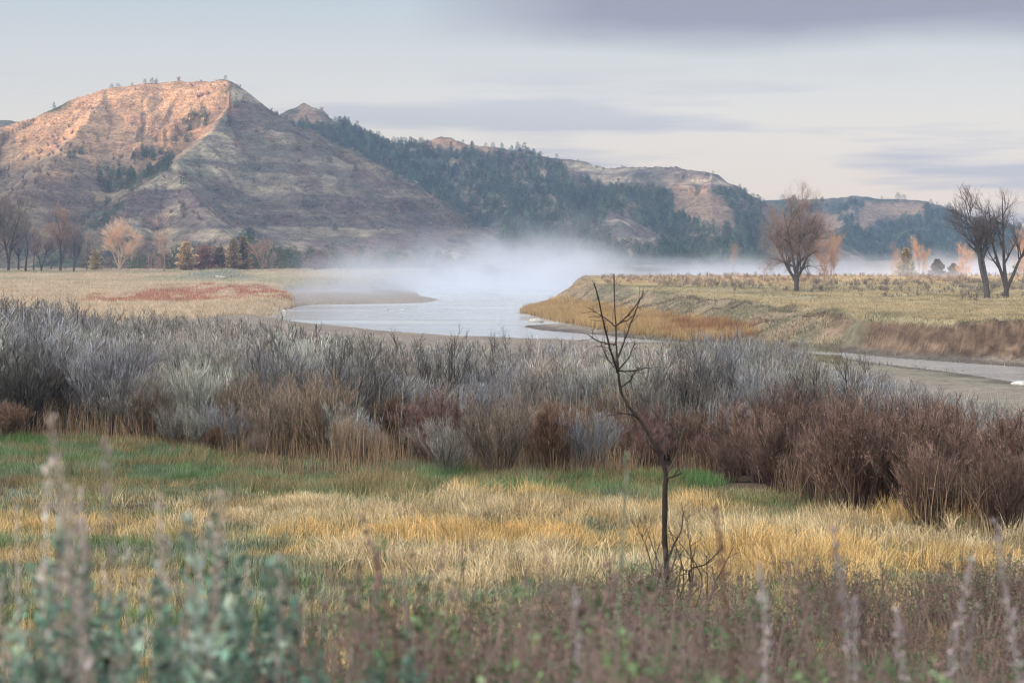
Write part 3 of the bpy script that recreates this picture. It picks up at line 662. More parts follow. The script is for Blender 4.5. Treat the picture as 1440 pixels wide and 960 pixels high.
for (x, y) in jitter(24, 118, lambda y: 1.12 if y < 46 else (1.45 if y < 75 else 2.3), (-90, 1530), r):
    px = x / y * FPX + 720; ef = float(edge_front(px)) + float(fbm(np.array([x / 3.5]), np.array([y / 3.5]), 2, 631)[0] - .5) * 5.5; d = y - ef
    if d < .2: continue
    if px > 300 and y > np.interp(px, [300, 500, 700, 900, 1100, 1250, 1500], [92, 80, 74, 72, 76, 62, 52]): continue
    n = float(fbm(np.array([x / 5]), np.array([y / 5]), 2, 601)[0])
    d = d + (n - .5) * 7
    hv = .72 + .5 * float(fbm(np.array([x / 2.6]), np.array([y / 2.6]), 2, 621)[0])
    purp_depth = np.interp(px, [0, 820, 950, 1100, 1440, 1600], [0, 0, 3.5, 7.5, 10.5, 10.5])
    if d < purp_depth and px > 820:
        if cnt['purple'] < 299 and r.random() < .93:
            kk = 'tan' if r.random() < (.16 if px < 1050 else 0) else ('purple' if px > 1000 or n > .5 else 'brown'); put(kk, dict(tan=tans, purple=purples, brown=browns)[kk], x, y, hv * r.uniform(.7, 1.02) * (1.0 if d > 1 else .75), r); cnt['purple'] += 1
        continue
    if d < np.interp(px, [0, 250, 500, 1000], [2.2, 3.2, 5.0, 4.5]):
        if r.random() < .05: continue
        isb = r.random() < (.08 if px < 420 else (.30 if px < 760 else .6)) * (1.4 if n > .5 else .6)
        if r.random() < .30: put('grey', greys, x, y, hv * r.uniform(.55, .8), r); cnt['grey'] += 1; continue
        k = 'brown' if isb else 'tan'; put(k, browns if isb else tans, x, y, hv * r.uniform(.6, 1.25) * (.75 if d < 1.2 else 1), r); cnt[k] += 1
        continue
    if r.random() < .10 + .25 * (n > .55): continue
    s = r.uniform(.62, 1.0) * (.3 + .7 * hv) * np.interp(px, [0, 80, 160, 700, 1150, 1300, 1450], [1.75, 1.7, 1.4, 1.25, 1.35, 1.0, .72])
    if y > 75: s *= 1.1
    if cnt['grey'] < 296 and y < 75:
        put('grey', greys, x, y, s, r); cnt['grey'] += 1
    else:
        V, F, c = fars[r.integers(3)]; a = r.uniform(0, 6.28); ca, sa = math.cos(a), math.sin(a)
        V2 = np.stack([V[:, 0] * ca - V[:, 1] * sa, V[:, 0] * sa + V[:, 1] * ca, V[:, 2]], -1) * s
        V2 = V2 + np.array([x, y, float(terr(np.array([x]), np.array([y]))[0])])
        stuff.merge(V2, F, c)
dead = bush_data(seed=71, H=2.2, nmain=8, spread=.8, cw=C3(.05, .04, .036), ct=C3(.10, .085, .075), dense=.55, rad=2.2).build('dead_shrub', M_twig)
for k, (px, y, s) in enumerate([(432, 60, .95), (640, 57, .7), (715, 56, .75), (1205, 46, .8), (330, 74, .9), (1300, 41, .55), (60, 62, 1.0), (960, 52, .7)]):
    o = dead if k == 0 else dead.copy()
    if k: col.objects.link(o)
    x = (px - 720) / FPX * y; o.location = (x, y, float(terr(np.array([x]), np.array([y]))[0]) - .05); o.rotation_euler = (0, 0, r.uniform(0, 6.28)); o.scale = (s, s, s)
    tag(o, 'dark open dead shrub standing among the grey sagebrush', 'shrub', 'dead shrubs in the belt')
print('belt', cnt)
if stuff.n: tag(stuff.build('sagebrush_scrub', M_twig), 'farther grey sagebrush scrub running down to the river', 'sagebrush', kind='stuff')
# brush on the plateau behind the rim and along the field: low grey brown scrub
r = np.random.default_rng(88)
lo = [bush_data(seed=61 + i, H=1.0, nmain=7, spread=1.0, cw=C3(.13, .10, .09), ct=[C3(.31, .27, .235), C3(.24, .21, .19)][i], dense=.6, rad=4.0).data() for i in range(2)]
st = Geo()
def drop(st, protos_, x, y, s, sz=1, sink=.05):
    V, F, c = protos_[r.integers(len(protos_))]; a = r.uniform(0, 6.28); ca, sa = math.cos(a), math.sin(a)
    V2 = np.stack([V[:, 0] * ca - V[:, 1] * sa, V[:, 0] * sa + V[:, 1] * ca, V[:, 2] * sz], -1) * s
    st.merge(V2 + np.array([x, y, float(terr(np.array([x]), np.array([y]))[0]) - sink]), F, c * r.uniform(.8, 1.2))
x, y, px = scatter(2600, (815, 1540), (180, 400), r, lambda x, y, px: (sdf(x, y, PLATEAU) > 1.2) * sstep(-6, 10, y - np.interp(px, [820, 900, 1060, 1200, 1330, 1500], [322, 315, 285, 262, 240, 225])) * sstep(.3, .5, fbm(x / 9, y / 9, 3, 611)))
for a_, b_ in zip(x, y): drop(st, lo, a_, b_, r.uniform(.35, .9))
tag(st.build('plateau_scrub', M_twig), 'low grey brown scrub across the top of the high bank', 'scrub', kind='stuff')
st = Geo()
x, y, px = scatter(500, (820, 1200), (190, 340), r, lambda x, y, px: (np.abs(sdf(x, y, PLATEAU) + 5) < 5) * .5)
for a_, b_ in zip(x, y): drop(st, lo, a_, b_, r.uniform(.25, .6))
x, y, px = scatter(260, (-100, 560), (420, 640), r, lambda x, y, px: (sdf(x, y, FIELD) > 2) * sstep(540, 600, y))
for a_, b_ in zip(x, y): drop(st, lo, a_, b_, r.uniform(.6, 1.3))
tag(st.build('bank_scrub', M_twig), 'sparse dark scrub on the bank slope and along the field edge', 'scrub', kind='stuff')
print('scrub', time.time() - T0)

# ------------------------------------------------------------------ the bare sapling
def smooth_line(pts, n):
    pts = np.array(pts, float); t = np.linspace(0, len(pts) - 1, n); out = []
    for tt in t:
        i = min(int(tt), len(pts) - 2); f = tt - i
        p0 = pts[max(i - 1, 0)]; p1 = pts[i]; p2 = pts[i + 1]; p3 = pts[min(i + 2, len(pts) - 1)]
        out.append(.5 * ((2 * p1) + (-p0 + p2) * f + (2 * p0 - 5 * p1 + 4 * p2 - p3) * f * f + (-p0 + 3 * p1 - 3 * p2 + p3) * f ** 3))
    return np.array(out)
def sapling():
    r = np.random.default_rng(5); Y = 17.0
    def z4(pts, dy=0):    # points read off the enlarged photo
        q = [(780 + a / 1.92, 380 + b / 1.92) for a, b in pts]
        out = []
        for k, (a, b) in enumerate(q):
            out.append(P(a, b, Y + dy * k / max(len(q) - 1, 1)))
        return out
    base = z4([(306, 936)])[0]; gz = float(terr(np.array([base[0]]), np.array([Y]))[0])
    root = empty('bare_sapling', (base[0], Y, gz), 'leafless crooked dark sapling standing alone in the golden grass', 'sapling')
    off = np.array([base[0], Y, gz])
    def tub(name, lines, c):
        g = Geo()
        for pts, r0, r1, n in lines:
            L = smooth_line(pts, n) - off; L = L + r.normal(0, .0022, L.shape)
            if name == 'trunk': L[0, 2] = min(L[0, 2], -.05)
            rr_ = np.linspace(r0, r1, n) * (1 + (.22 * np.abs(r.normal(0, .6, n)) if name == 'trunk' else .1 * np.abs(r.normal(0, 1, n))))
            tubes(g, L[None], rr_[None], 7, c)
            if name == 'branch' and r0 > .0055:
                Q, Rr = grow(L[None], np.full((1, n), .004), 8, .12, .98, .75, .17, 4, .08, .16, r, .0032, .0018); tubes(g, Q, Rr, 4, dk * 1.3)
        return g.build(name, M_bark, root, True)
    dk = C3(.055, .043, .038)
    tub('trunk', [(z4([(306, 940), (302, 800), (297, 700), (298, 600), (301, 550), (289, 510), (262, 460), (238, 415), (205, 375), (185, 340), (176, 310), (172, 275), (168, 240), (165, 170), (162, 90), (159, 8)], .25), .025, .004, 46)], dk)
    br = [([(171, 275), (150, 215), (130, 130), (107, 35)], -.3, .011), ([(166, 250), (190, 185), (215, 120), (240, 55)], .3, .009), ([(164, 150), (190, 130), (215, 100), (240, 62)], -.2, .008),
          ([(163, 150), (130, 125), (90, 100)], .2, .006), ([(166, 200), (130, 196), (92, 175)], -.2, .007), ([(172, 268), (200, 235), (218, 190)], .2, .008), ([(175, 272), (215, 272), (250, 262)], .3, .008),
          ([(160, 262), (138, 230), (125, 195)], .2, .006), ([(176, 318), (202, 300), (212, 282), (228, 262)], .2, .008), ([(228, 398), (200, 388), (165, 385)], -.2, .008), ([(260, 455), (258, 438), (243, 428)], .1, .008),
          ([(292, 515), (284, 470), (300, 440), (310, 425)], .2, .008), ([(305, 545), (328, 500), (345, 440), (358, 422)], .3, .009), ([(303, 560), (322, 556), (345, 546)], -.2, .008), ([(302, 500), (290, 420), (282, 370)], .2, .007),
          ([(278, 488), (262, 480), (250, 460)], -.1, .006), ([(303, 790), (320, 745), (342, 700), (347, 645)], .3, .010), ([(300, 850), (322, 790), (330, 750)], -.2, .009), ([(303, 860), (280, 815), (268, 870)], -.3, .009),
          ([(340, 930), (366, 870), (366, 808), (408, 792), (455, 745)], .4, .011), ([(410, 900), (412, 830), (410, 770)], .3, .008), ([(366, 812), (350, 808)], .1, .006), ([(273, 930), (275, 860), (290, 800)], -.3, .008),
          ([(320, 930), (345, 860), (372, 820)], -.3, .008), ([(420, 930), (432, 870), (425, 800)], -.2, .007), ([(200, 930), (185, 880), (192, 868)], -.2, .006), ([(240, 930), (232, 870), (215, 850)], .2, .006)]
    for pts, dy, rr in br: tub('branch', [(z4(pts, dy), rr, rr * .4, 12)], dk * 1.1)
    for k in range(22):
        a_ = r.uniform(0, 6.28); d_ = r.uniform(.02, .45); hh = r.uniform(.25, .85); b0 = off + np.array([math.cos(a_) * d_, math.sin(a_) * d_ * .6, -.03])
        mid_ = b0 + [r.normal(0, .06), r.normal(0, .05), hh * .5]; tub('branch', [([tuple(b0), tuple(mid_), tuple(mid_ + [r.normal(0, .12), r.normal(0, .1), hh * .5])], r.uniform(.004, .009), .002, 9)], dk * 1.2)
sapling()

# ------------------------------------------------------------------ trees
def deciduous(name, loc, H, seed, label, group=None, cat='tree', trunks=None, spread=.5, tr=.03, cb=C3(.13, .11, .10), ct=C3(.20, .15, .13), n=(8, 8, 8, 6), up=.08, Lf=(.5, .26, .15, .09), trad=1.0, limb0=.35, rz=0, fork=.16):
    r = np.random.default_rng(seed)
    root = empty(name, loc, label, cat, group, rz)
    g = Geo(); Qs = []; Rs = []
    for (dx, dy, ln, hh) in (trunks or [(0, 0, .03, .75)]):
        K = 10; s = np.linspace(0, 1, K); s2 = np.clip((s - fork) / (1 - fork), 0, 1) ** .85; wob = np.cumsum(r.normal(0, .012 * H, (K, 2)), 0) * s[:, None]
        Q = np.stack([dx * H * s2 + ln * H * s2 + wob[:, 0] * (s2 + .05), dy * H * s2 + wob[:, 1] * (s2 + .05), H * hh * s - .1], -1)
        Qs.append(Q); Rs.append(tr * H * (1 - .85 * s ** 1.1) * (1 + .35 * np.exp(-s * 12)))
    Q0 = np.stack(Qs); R0 = np.stack(Rs); tubes(g, Q0, R0, 9, cb)
    Q1, R1 = grow(Q0, R0, n[0], limb0, .98, spread, Lf[0] * H, 7, up, .09, r, .6 * tr * H, .1 * tr * H)
    tubes(g, Q1, R1, 6, cb)
    g.build('trunk', M_bark, root, True)
    g = Geo()
    Q2, R2 = grow(Q1, R1, n[1], .25, 1, spread * 1.1, Lf[1] * H, 5, up, .13, r, .22 * tr * H, .05 * tr * H)
    tubes(g, Q2, R2, 4, mix(cvar(cb, len(Q2), r, .1), ct, np.full(len(Q2), .3)))
    Q3, R3 = grow(Q2, R2, n[2], .2, 1, .6, Lf[2] * H, 4, up * .8, .14, r, .012 * trad * H / 13, .006 * trad * H / 13)
    tubes(g, Q3, R3, 3, cvar(ct, len(Q3), r, .15))
    Q4, R4 = grow(Q3, R3, n[3], .2, 1, .6, Lf[3] * H, 3, up * .8, .14, r, .009 * trad * H / 13, .005 * trad * H / 13)
    ph = r.uniform(0, math.pi, len(Q4)); sd = np.stack([np.cos(ph), np.sin(ph), 0 * ph], -1)
    ribbons(g, Q4, R4 * 1.5, sd, cvar(ct, len(Q4), r, .2))
    g.build('crown', M_twig, root)
    return root
def base(px, Y):
    x = (px - 720) / FPX * Y; return (x, Y, float(terr(np.array([x]), np.array([Y]))[0]) - .1)
# big cottonwood of the plateau
deciduous('cottonwood', base(1120, 284), 15.6, 101, 'round leafless cottonwood with low forked trunk on the high bank', trunks=[(0, 0, -.10, .76), (.01, 0, .22, .66), (-.005, .01, -.24, .58), (.005, -.01, .05, .84)],
          spread=.80, tr=.019, n=(8, 8, 8, 6), limb0=.26, fork=.20, Lf=(.30, .21, .14, .09), ct=C3(.31, .225, .19), cb=C3(.13, .11, .10), up=.0)
deciduous('cottonwood', base(1388, 250), 13.6, 112, 'thick straight trunked bare cottonwood, left of the pair at the right edge', trunks=[(0, 0, -.06, .8), (0, .01, -.20, .78)],
          spread=.6, tr=.027, n=(9, 7, 6, 4), limb0=.3, Lf=(.33, .20, .12, .07), ct=C3(.22, .17, .15), cb=C3(.10, .088, .085), up=.04)
deciduous('cottonwood', base(1415, 251), 14.3, 123, 'forked bare cottonwood leaning both ways, right of the pair at the right edge', trunks=[(0, 0, -.22, .85), (.005, 0, .20, .62), (0, .01, -.08, .95)],
          spread=.55, tr=.020, n=(7, 6, 5, 4), limb0=.3, Lf=(.32, .20, .12, .07), ct=C3(.22, .17, .15), cb=C3(.10, .088, .085), up=.05)
# warm coloured bare trees in the mist behind the plateau
WARM = C3(.62, .43, .27)
for px, Y, H, sd, lab, tk in [(1168, 440, 12.0, 131, 'pale orange vase shaped bare tree rising from the mist right of the round cottonwood', [(0, 0, -.14, .85), (.01, 0, .02, .9), (-.01, .01, .15, .85), (.0, 0, -.24, .7)]),
                              (1292, 470, 11.5, 132, 'pale orange bare tree behind the pointed juniper in the mist', None),
                              (1256, 480, 9.5, 133, 'slim pale bare tree in the mist, left of the pointed juniper', None),
                              (1352, 440, 10.5, 134, 'bushy orange bare tree behind the thick cottonwood trunk', None),
                              (1436, 430, 12.5, 135, 'orange bare tree at the picture edge behind the forked cottonwood', None),
                              (1030, 560, 10.0, 136, 'thin pale bare tree standing in the mist left of the round cottonwood', None)]:
    deciduous('bare_tree', base(px, Y), H, sd, lab, 'bare trees in the mist', trunks=tk or [(0, 0, .03, .85), (.02, 0, .12, .7)], spread=.4, tr=.012 if H > 10 else .01, n=(7, 6, 6, 5), limb0=.2,
              Lf=(.4, .24, .14, .09), ct=WARM * (.8 if px != 1030 else .7), cb=C3(.36, .26, .19), up=.2, trad=1.8)
# left field trees
for px, Y, H, sd, lab, tk, ct_, cb_, sp in [
    (-18, 545, 21, 141, 'tall dark stemmed cottonwood cut by the left picture edge', [(0, 0, -.05, .8), (.02, 0, .1, .8)], C3(.26, .20, .16), C3(.07, .06, .06), .45),
    (12, 560, 22, 142, 'many stemmed cottonwood with tan crown at the left edge of the field', [(0, 0, -.08, .8), (.03, 0, .06, .85), (-.03, 0, -.02, .8)], C3(.29, .21, .16), C3(.07, .06, .06), .42),
    (36, 556, 18, 143, 'leaning grey cottonwood in the grove at the field edge', [(0, 0, .10, .8)], C3(.22, .18, .16), C3(.07, .06, .06), .5),
    (58, 552, 13, 144, 'low fork trunked tree between the grove and the tall pink crowned tree', [(0, 0, -.12, .75), (.02, 0, .16, .7)], C3(.20, .15, .14), C3(.06, .055, .06), .6),
    (-2, 585, 17, 151, 'grey tan crowned tree behind the many stemmed one in the left grove', None, C3(.34, .27, .22), C3(.09, .08, .075), .6),
    (26, 590, 19, 152, 'thin brown crowned tree behind the leaning grey one in the left grove', None, C3(.38, .28, .21), C3(.09, .08, .075), .55),
    (47, 575, 16, 153, 'pale tan low crowned tree between the leaning and the fork trunked ones', None, C3(.42, .32, .24), C3(.10, .09, .08), .65),
    (72, 588, 16, 154, 'small rusty crowned tree left of the tall pink crowned cottonwood', None, C3(.36, .25, .19), C3(.09, .08, .07), .6),
    (122, 580, 14, 155, 'pale grey crowned tree left of the broad orange one', None, C3(.40, .34, .28), C3(.12, .10, .09), .65),
    (196, 590, 11, 156, 'small brown tree between the broad and the narrow orange ones', None, C3(.36, .27, .21), C3(.12, .10, .09), .65),
    (85, 552, 20, 145, 'tall straight cottonwood with pink orange crown top in the left field', [(0, 0, .02, .8), (0, 0, .12, .75)], C3(.36, .23, .17), C3(.07, .06, .06), .5),
    (104, 550, 15, 146, 'grey leafless tree just right of the tall pink crowned cottonwood', [(0, 0, .04, .8), (0, 0, .2, .7)], C3(.24, .20, .18), C3(.07, .06, .065), .55),
    (168, 548, 14.5, 147, 'broad orange many stemmed tree in the left field', [(-.02, 0, -.22, .75), (0, 0, -.05, .9), (.02, 0, .10, .9), (.03, 0, .25, .72)], C3(.70, .50, .36), C3(.48, .36, .27), .5),
    (231, 545, 15.5, 148, 'tall narrow orange tree with pale trunk in the left field', [(0, 0, .02, .9)], C3(.66, .46, .34), C3(.40, .30, .23), .42)]:
    deciduous('cottonwood' if px < 150 else 'orange_tree', base(px, Y), H * .93, sd, lab, 'trees along the field edge', trunks=tk, spread=sp, tr=.017, n=(8, 7, 7, 5), limb0=.25, Lf=(.34, .23, .15, .09), ct=ct_, cb=cb_, up=.04, trad=2.1)

# ---- conifers and round shrubs
def conifer_data(seed, H, Wd, n, c, shape=1.0, trunkc=C3(.10, .07, .05)):
    r = np.random.default_rng(seed); g = Geo(); gt = Geo()
    Q = np.array([[[0, 0, -.3], [0, 0, H * .5], [0, 0, H * .95]]]); tubes(gt, Q, np.array([[.022 * H, .014 * H, .003 * H]]), 6, trunkc)
    t = r.random(n) ** .8; prof = (1 - t) ** shape * (.75 + .25 * np.sin(t * 26 + 6 * r.random()))
    prof = np.where(t < .12, prof * (t / .12 * .6 + .4), prof)
    az = r.uniform(0, 2 * math.pi, n); lump = 1 + .25 * np.sin(az * 3 + t * 9 + seed) + .15 * np.sin(az * 5 - t * 17)
    rr = prof * Wd * lump * np.sqrt(r.uniform(.05, 1, n))
    pos = np.stack([np.cos(az) * rr, np.sin(az) * rr, H * (.04 + .96 * t)], -1)
    L = H * .09 * r.uniform(.6, 1.4, n) * (1.1 - .5 * t)
    d = np.stack([np.cos(az), np.sin(az), r.uniform(-.2, .9, n)], -1) + r.normal(0, .35, (n, 3))
    leaves(g, pos, d, L, L * .32, cvar(c, n, r, .28), r)
    return g, gt
def conifer(name, loc, H, Wd, n, c, shape, seed, label, group=None, cat='tree'):
    root = empty(name, loc, label, cat, group); g, gt = conifer_data(seed, H, Wd, n, c, shape)
    gt.build('trunk', M_bark, root, True); g.build('crown', M_conif, root); return root
GOLDG = C3(.42, .35, .17)
conifer('juniper', base(1274, 440), 10.0, 3.8, 5200, GOLDG, .85, 201, 'pointed golden green juniper standing in the mist', 'junipers in the mist')
conifer('juniper', base(1318, 450), 7.6, 2.7, 4200, C3(.15, .15, .08), .45, 202, 'round topped green juniper in the mist, right of the pointed one', 'junipers in the mist')
conifer('juniper', base(1341, 445), 6.6, 2.9, 3600, C3(.24, .20, .10), .5, 203, 'low golden juniper just left of the thick cottonwood trunk', 'junipers in the mist')
conifer('juniper', base(1438, 440), 7.4, 4.4, 4500, C3(.15, .17, .09), .5, 204, 'wide green juniper at the right picture edge', 'junipers in the mist')
conifer('juniper', base(262, 575), 9.0, 3.3, 2600, C3(.50, .385, .235), .36, 205, 'golden juniper right of the narrow orange tree', 'junipers at the hill foot')
conifer('juniper', base(328, 575), 9.6, 2.6, 2600, C3(.50, .385, .235), .36, 206, 'left one of two close golden junipers under the hill', 'junipers at the hill foot')
conifer('juniper', base(343, 578), 10.4, 2.6, 2600, C3(.50, .385, .235), .36, 207, 'right one of two close golden junipers under the hill', 'junipers at the hill foot')
conifer('juniper', base(134, 585), 6.4, 2.6, 1800, C3(.46, .37, .21), .45, 208, 'golden juniper left of the broad orange tree', 'junipers at the hill foot')
conifer('shrub', base(288, 580), 8.0, 4.4, 2600, C3(.30, .18, .13), .35, 209, 'round rusty shrub between the golden junipers', 'junipers at the hill foot', 'shrub')
conifer('shrub', base(309, 582), 7.0, 3.4, 2000, C3(.33, .22, .16), .35, 210, 'pinkish tan shrub left of the two close golden junipers', 'junipers at the hill foot', 'shrub')
deciduous('orange_shrub', base(369, 560), 9.5, 211, 'pale orange upright bare shrub where the dark brush begins', cat='shrub', trunks=[(0, 0, -.2, .7), (0, 0, .05, .85), (0, 0, .25, .75)], spread=.4, tr=.012, n=(6, 6, 5, 4), limb0=.15, ct=C3(.46, .30, .22), cb=C3(.3, .2, .16), up=.15, trad=1.9)
conifer('shrub', base(452, 575), 5.6, 4.0, 1600, C3(.27, .14, .14), .3, 212, 'pink brown round shrub at the edge of the mist', 'junipers at the hill foot', 'shrub')
# forests: sample real slope points, keep those inside the wooded areas
r = np.random.default_rng(99)
DK = C3(.105, .165, .098)
fp = []; fpo = []
for i in range(6):
    g, gt = conifer_data(300 + i, 8.0, [2.7, 3.0, 2.5, 3.4, 2.8, 3.8][i], 300, [DK, DK * .85, DK * 1.15, C3(.065, .08, .04), DK, C3(.075, .085, .055)][i], [.6, .55, .7, .4, .55, .35][i])
    g.merge(*gt.data()); fp.append(g.data()); fpo.append(g)
W1 = [(108, 262), (125, 292), (150, 292), (190, 264), (237, 242), (250, 215), (296, 168), (282, 158), (255, 168), (225, 195), (195, 222), (150, 238), (118, 252)]
W1b = [(88, 210), (105, 204), (122, 215), (118, 226), (100, 228)]
W2 = [(380, 165), (405, 174), (432, 166), (456, 178), (500, 200), (520, 205), (560, 205), (640, 205), (740, 213), (800, 240), (860, 262), (940, 258), (1010, 262), (1045, 272), (1075, 290), (1080, 372), (560, 372), (380, 250)]
W3 = [(1060, 283), (1140, 283), (1200, 282), (1330, 292), (1460, 322), (1560, 350), (1560, 375), (1060, 375)]
W4 = [(240, 352), (300, 340), (400, 330), (470, 345), (520, 352), (600, 352), (600, 380), (240, 380)]
pts = []
n = 130000
Y = r.uniform(640, 1600, n); px = r.uniform(-60, 1540, n); x = (px - 720) / FPX * Y
z = terr(x, Y); px, py = pxpy(x, Y, z)
nn = fbm(x / 38, Y / 38, 3, 701)
isA = (Y < 1085) & (px < 700) & (Y < 1085 - 0)
dens = np.zeros(n)
dens = np.where((Y < 960) & (px < 330), .85 * sstep(-4, 5, sdf(px, py, W1)) * sstep(.25, .42, nn), dens)
dens = np.maximum(dens, (Y < 960) * .7 * (sdf(px, py, W1b) > 0))
BT = in_butte(px, Y)
dens = np.where(~BT, np.maximum(dens, (Y < 1300) * sstep(-2, 4, sdf(px, py, W2)) * (.62 + .38 * sstep(.36, .5, nn))), dens)
dens = np.where(Y > 1300, sstep(-2, 4, sdf(px, py, W3)) * sstep(.27, .47, nn + .0022 * (py - 305)) * 1.0, dens)
for i, pl in enumerate(BARE): dens = dens * np.where(~BT, sstep(3, -4, sdf(px, py, pl) + (nn - .5) * 16), 1)
dens = np.maximum(dens, (Y < 760) * (px < 620) * sstep(-2, 3, sdf(px, py, W4)) * .9)
dens = np.maximum(dens, BT * (px < 560) * .02 * sstep(.5, .62, nn) * (z > 8))
area = Y / 1600.0
dens = np.where(~BT & (px > 395) & (px < 570) & (py > 176) & (Y < 1300), np.maximum(dens, .95), dens) * np.where(~BT & (px > 395) & (px < 620) & (Y < 1300), 1.9, 1)
keep = r.random(n) < dens * np.where(Y < 1300, .62, .5) * area * .9
X_, Y_, Z_, PX_, PY_ = x[keep], Y[keep], z[keep], px[keep], py[keep]
print('forest trees', keep.sum())
S_ = r.uniform(.42, .95, len(X_)) * np.where((Y_ < 760), .75, 1) * np.where(PX_ < 330, .8, 1)
# trees standing on the skylines
SKY = [(144, 118, 958, .55), (157, 116, 957, .75), (166, 116, 957, .8), (186, 116, 958, .5), (204, 114, 958, .5), (214, 113, 958, .85), (220, 114, 958, .6), (317, 112, 951, .55), (389, 168, 965, .4),
       (497, 199, 1240, .7), (505, 203, 1240, .5), (522, 205, 1240, .7), (532, 204, 1240, .95), (541, 204, 1240, .75), (549, 204, 1243, .6), (575, 203, 1247, .5), (651, 200, 1250, .6), (664, 202, 1249, .7), (683, 205, 1247, .7),
       (693, 206, 1246, .8), (728, 214, 1241, 1.1), (737, 215, 1240, 1.2), (745, 216, 1240, .8), (760, 218, 1238, .7), (783, 222, 1236, .7), (1003, 246, 1211, .55), (1039, 268, 1225, .8), (1047, 272, 1228, .6),
       (1101, 278, 1600, .9), (1263, 281, 1570, 1.35), (1271, 281, 1570, 1.1), (1309, 284, 1570, .8), (1318, 287, 1568, .6), (1240, 279, 1571, .5)]
meshes = []
for i in range(6):
    o = fpo[i].build('hillside_juniper', M_conif); meshes.append(o); o.location = (0, 0, -500)
first = [True] * 6
def put_tree(x, y, z, s, k, label, group):
    o = meshes[k]
    if first[k]: first[k] = False
    else:
        o = o.copy(); col.objects.link(o)
    o.location = (x, y, z - .2); o.scale = (s * r.uniform(.85, 1.2), s * r.uniform(.85, 1.2), s * r.uniform(.65, 1.05)); o.rotation_euler = (0, 0, r.uniform(0, 6.28))
    tag(o, label, 'tree', group)
for px_, py_, Yd, s in SKY:
    s = s * (.62 if Yd < 1000 else .72)
    x_ = (px_ - 720) / FPX * Yd
    put_tree(x_, Yd, float(terr(np.array([x_]), np.array([Yd]))[0]), s, [3, 5][r.integers(2)], 'small dark juniper standing on the hill skyline', 'junipers on the skyline')
size = S_ / Y_; order = np.argsort(-size); ind = order[:262]
for i in ind: put_tree(X_[i], Y_[i], Z_[i], S_[i], r.integers(6), 'dark green juniper of the woods on the hill slopes', 'junipers on the hill slopes')
st = Geo()
for i in order[262:]:
    V, F, c = fp[r.integers(6)]; a = r.uniform(0, 6.28); ca, sa = math.cos(a), math.sin(a); s = S_[i]
    V2 = np.stack([V[:, 0] * ca - V[:, 1] * sa, V[:, 0] * sa + V[:, 1] * ca, V[:, 2] * r.uniform(.65, 1.05)], -1) * s
    st.merge(V2 + np.array([X_[i], Y_[i], Z_[i] - .2]), F, c * r.uniform(.6, 1.5))
tag(st.build('juniper_woods', M_conif), 'dark juniper woods covering the far hill slopes', 'woods', kind='stuff')
r = np.random.default_rng(105); st = Geo()
for k in range(330):
    px_ = r.uniform(120, 640); Y_d = r.uniform(592, 660); x_ = (px_ - 720) / FPX * Y_d
    if r.random() > np.interp(px_, [120, 240, 380, 560, 640], [.25, .6, 1, 1, .5]): continue
    V, F, c = fp[r.choice([1, 3, 5, 3, 5])]; a = r.uniform(0, 6.28); ca, sa = math.cos(a), math.sin(a); s_ = r.uniform(.4, 1.0)
    cc = c * r.uniform(.7, 1.5) if r.random() < .6 else mix(c, np.broadcast_to(C3(.25, .17, .13) * r.uniform(.6, 1.5), c.shape), np.full(len(c), .85))
    V2 = np.stack([V[:, 0] * ca - V[:, 1] * sa, V[:, 0] * sa + V[:, 1] * ca, V[:, 2] * r.uniform(.7, 1.1)], -1) * s_
    st.merge(V2 + np.array([x_, Y_d, float(terr(np.array([x_]), np.array([Y_d]))[0]) - .2]), F, cc)
tag(st.build('foot_thicket', M_conif), 'dark mixed juniper and brown brush thicket along the foot of the butte', 'thicket', kind='stuff')
# leafless brush on the hill sides
r = np.random.default_rng(111)
hb = [bush_data(seed=81 + i, H=3.2, nmain=7, spread=.9, cw=C3(.18, .13, .11), ct=[C3(.30, .20, .16), C3(.22, .16, .15)][i], dense=.45, rad=9).data() for i in range(2)]
st = Geo(); n = 5200
Y = r.uniform(640, 1300, n); px = r.uniform(-60, 1100, n); x = (px - 720) / FPX * Y; z = terr(x, Y); nn = fbm(x / 30, Y / 30, 3, 711)
k = (r.random(n) < sstep(.38, .6, nn) * np.where(Y < 1000, .8, .35)) & (z > 5); print('hill brush', k.sum())
for a_, b_ in zip(x[k], Y[k]): drop(st, hb, a_, b_, r.uniform(.35, .9), .8)
tag(st.build('hillside_brush', M_twig), 'leafless brown brush dotted over the hill slopes', 'scrub', kind='stuff')
print('trees', time.time() - T0)

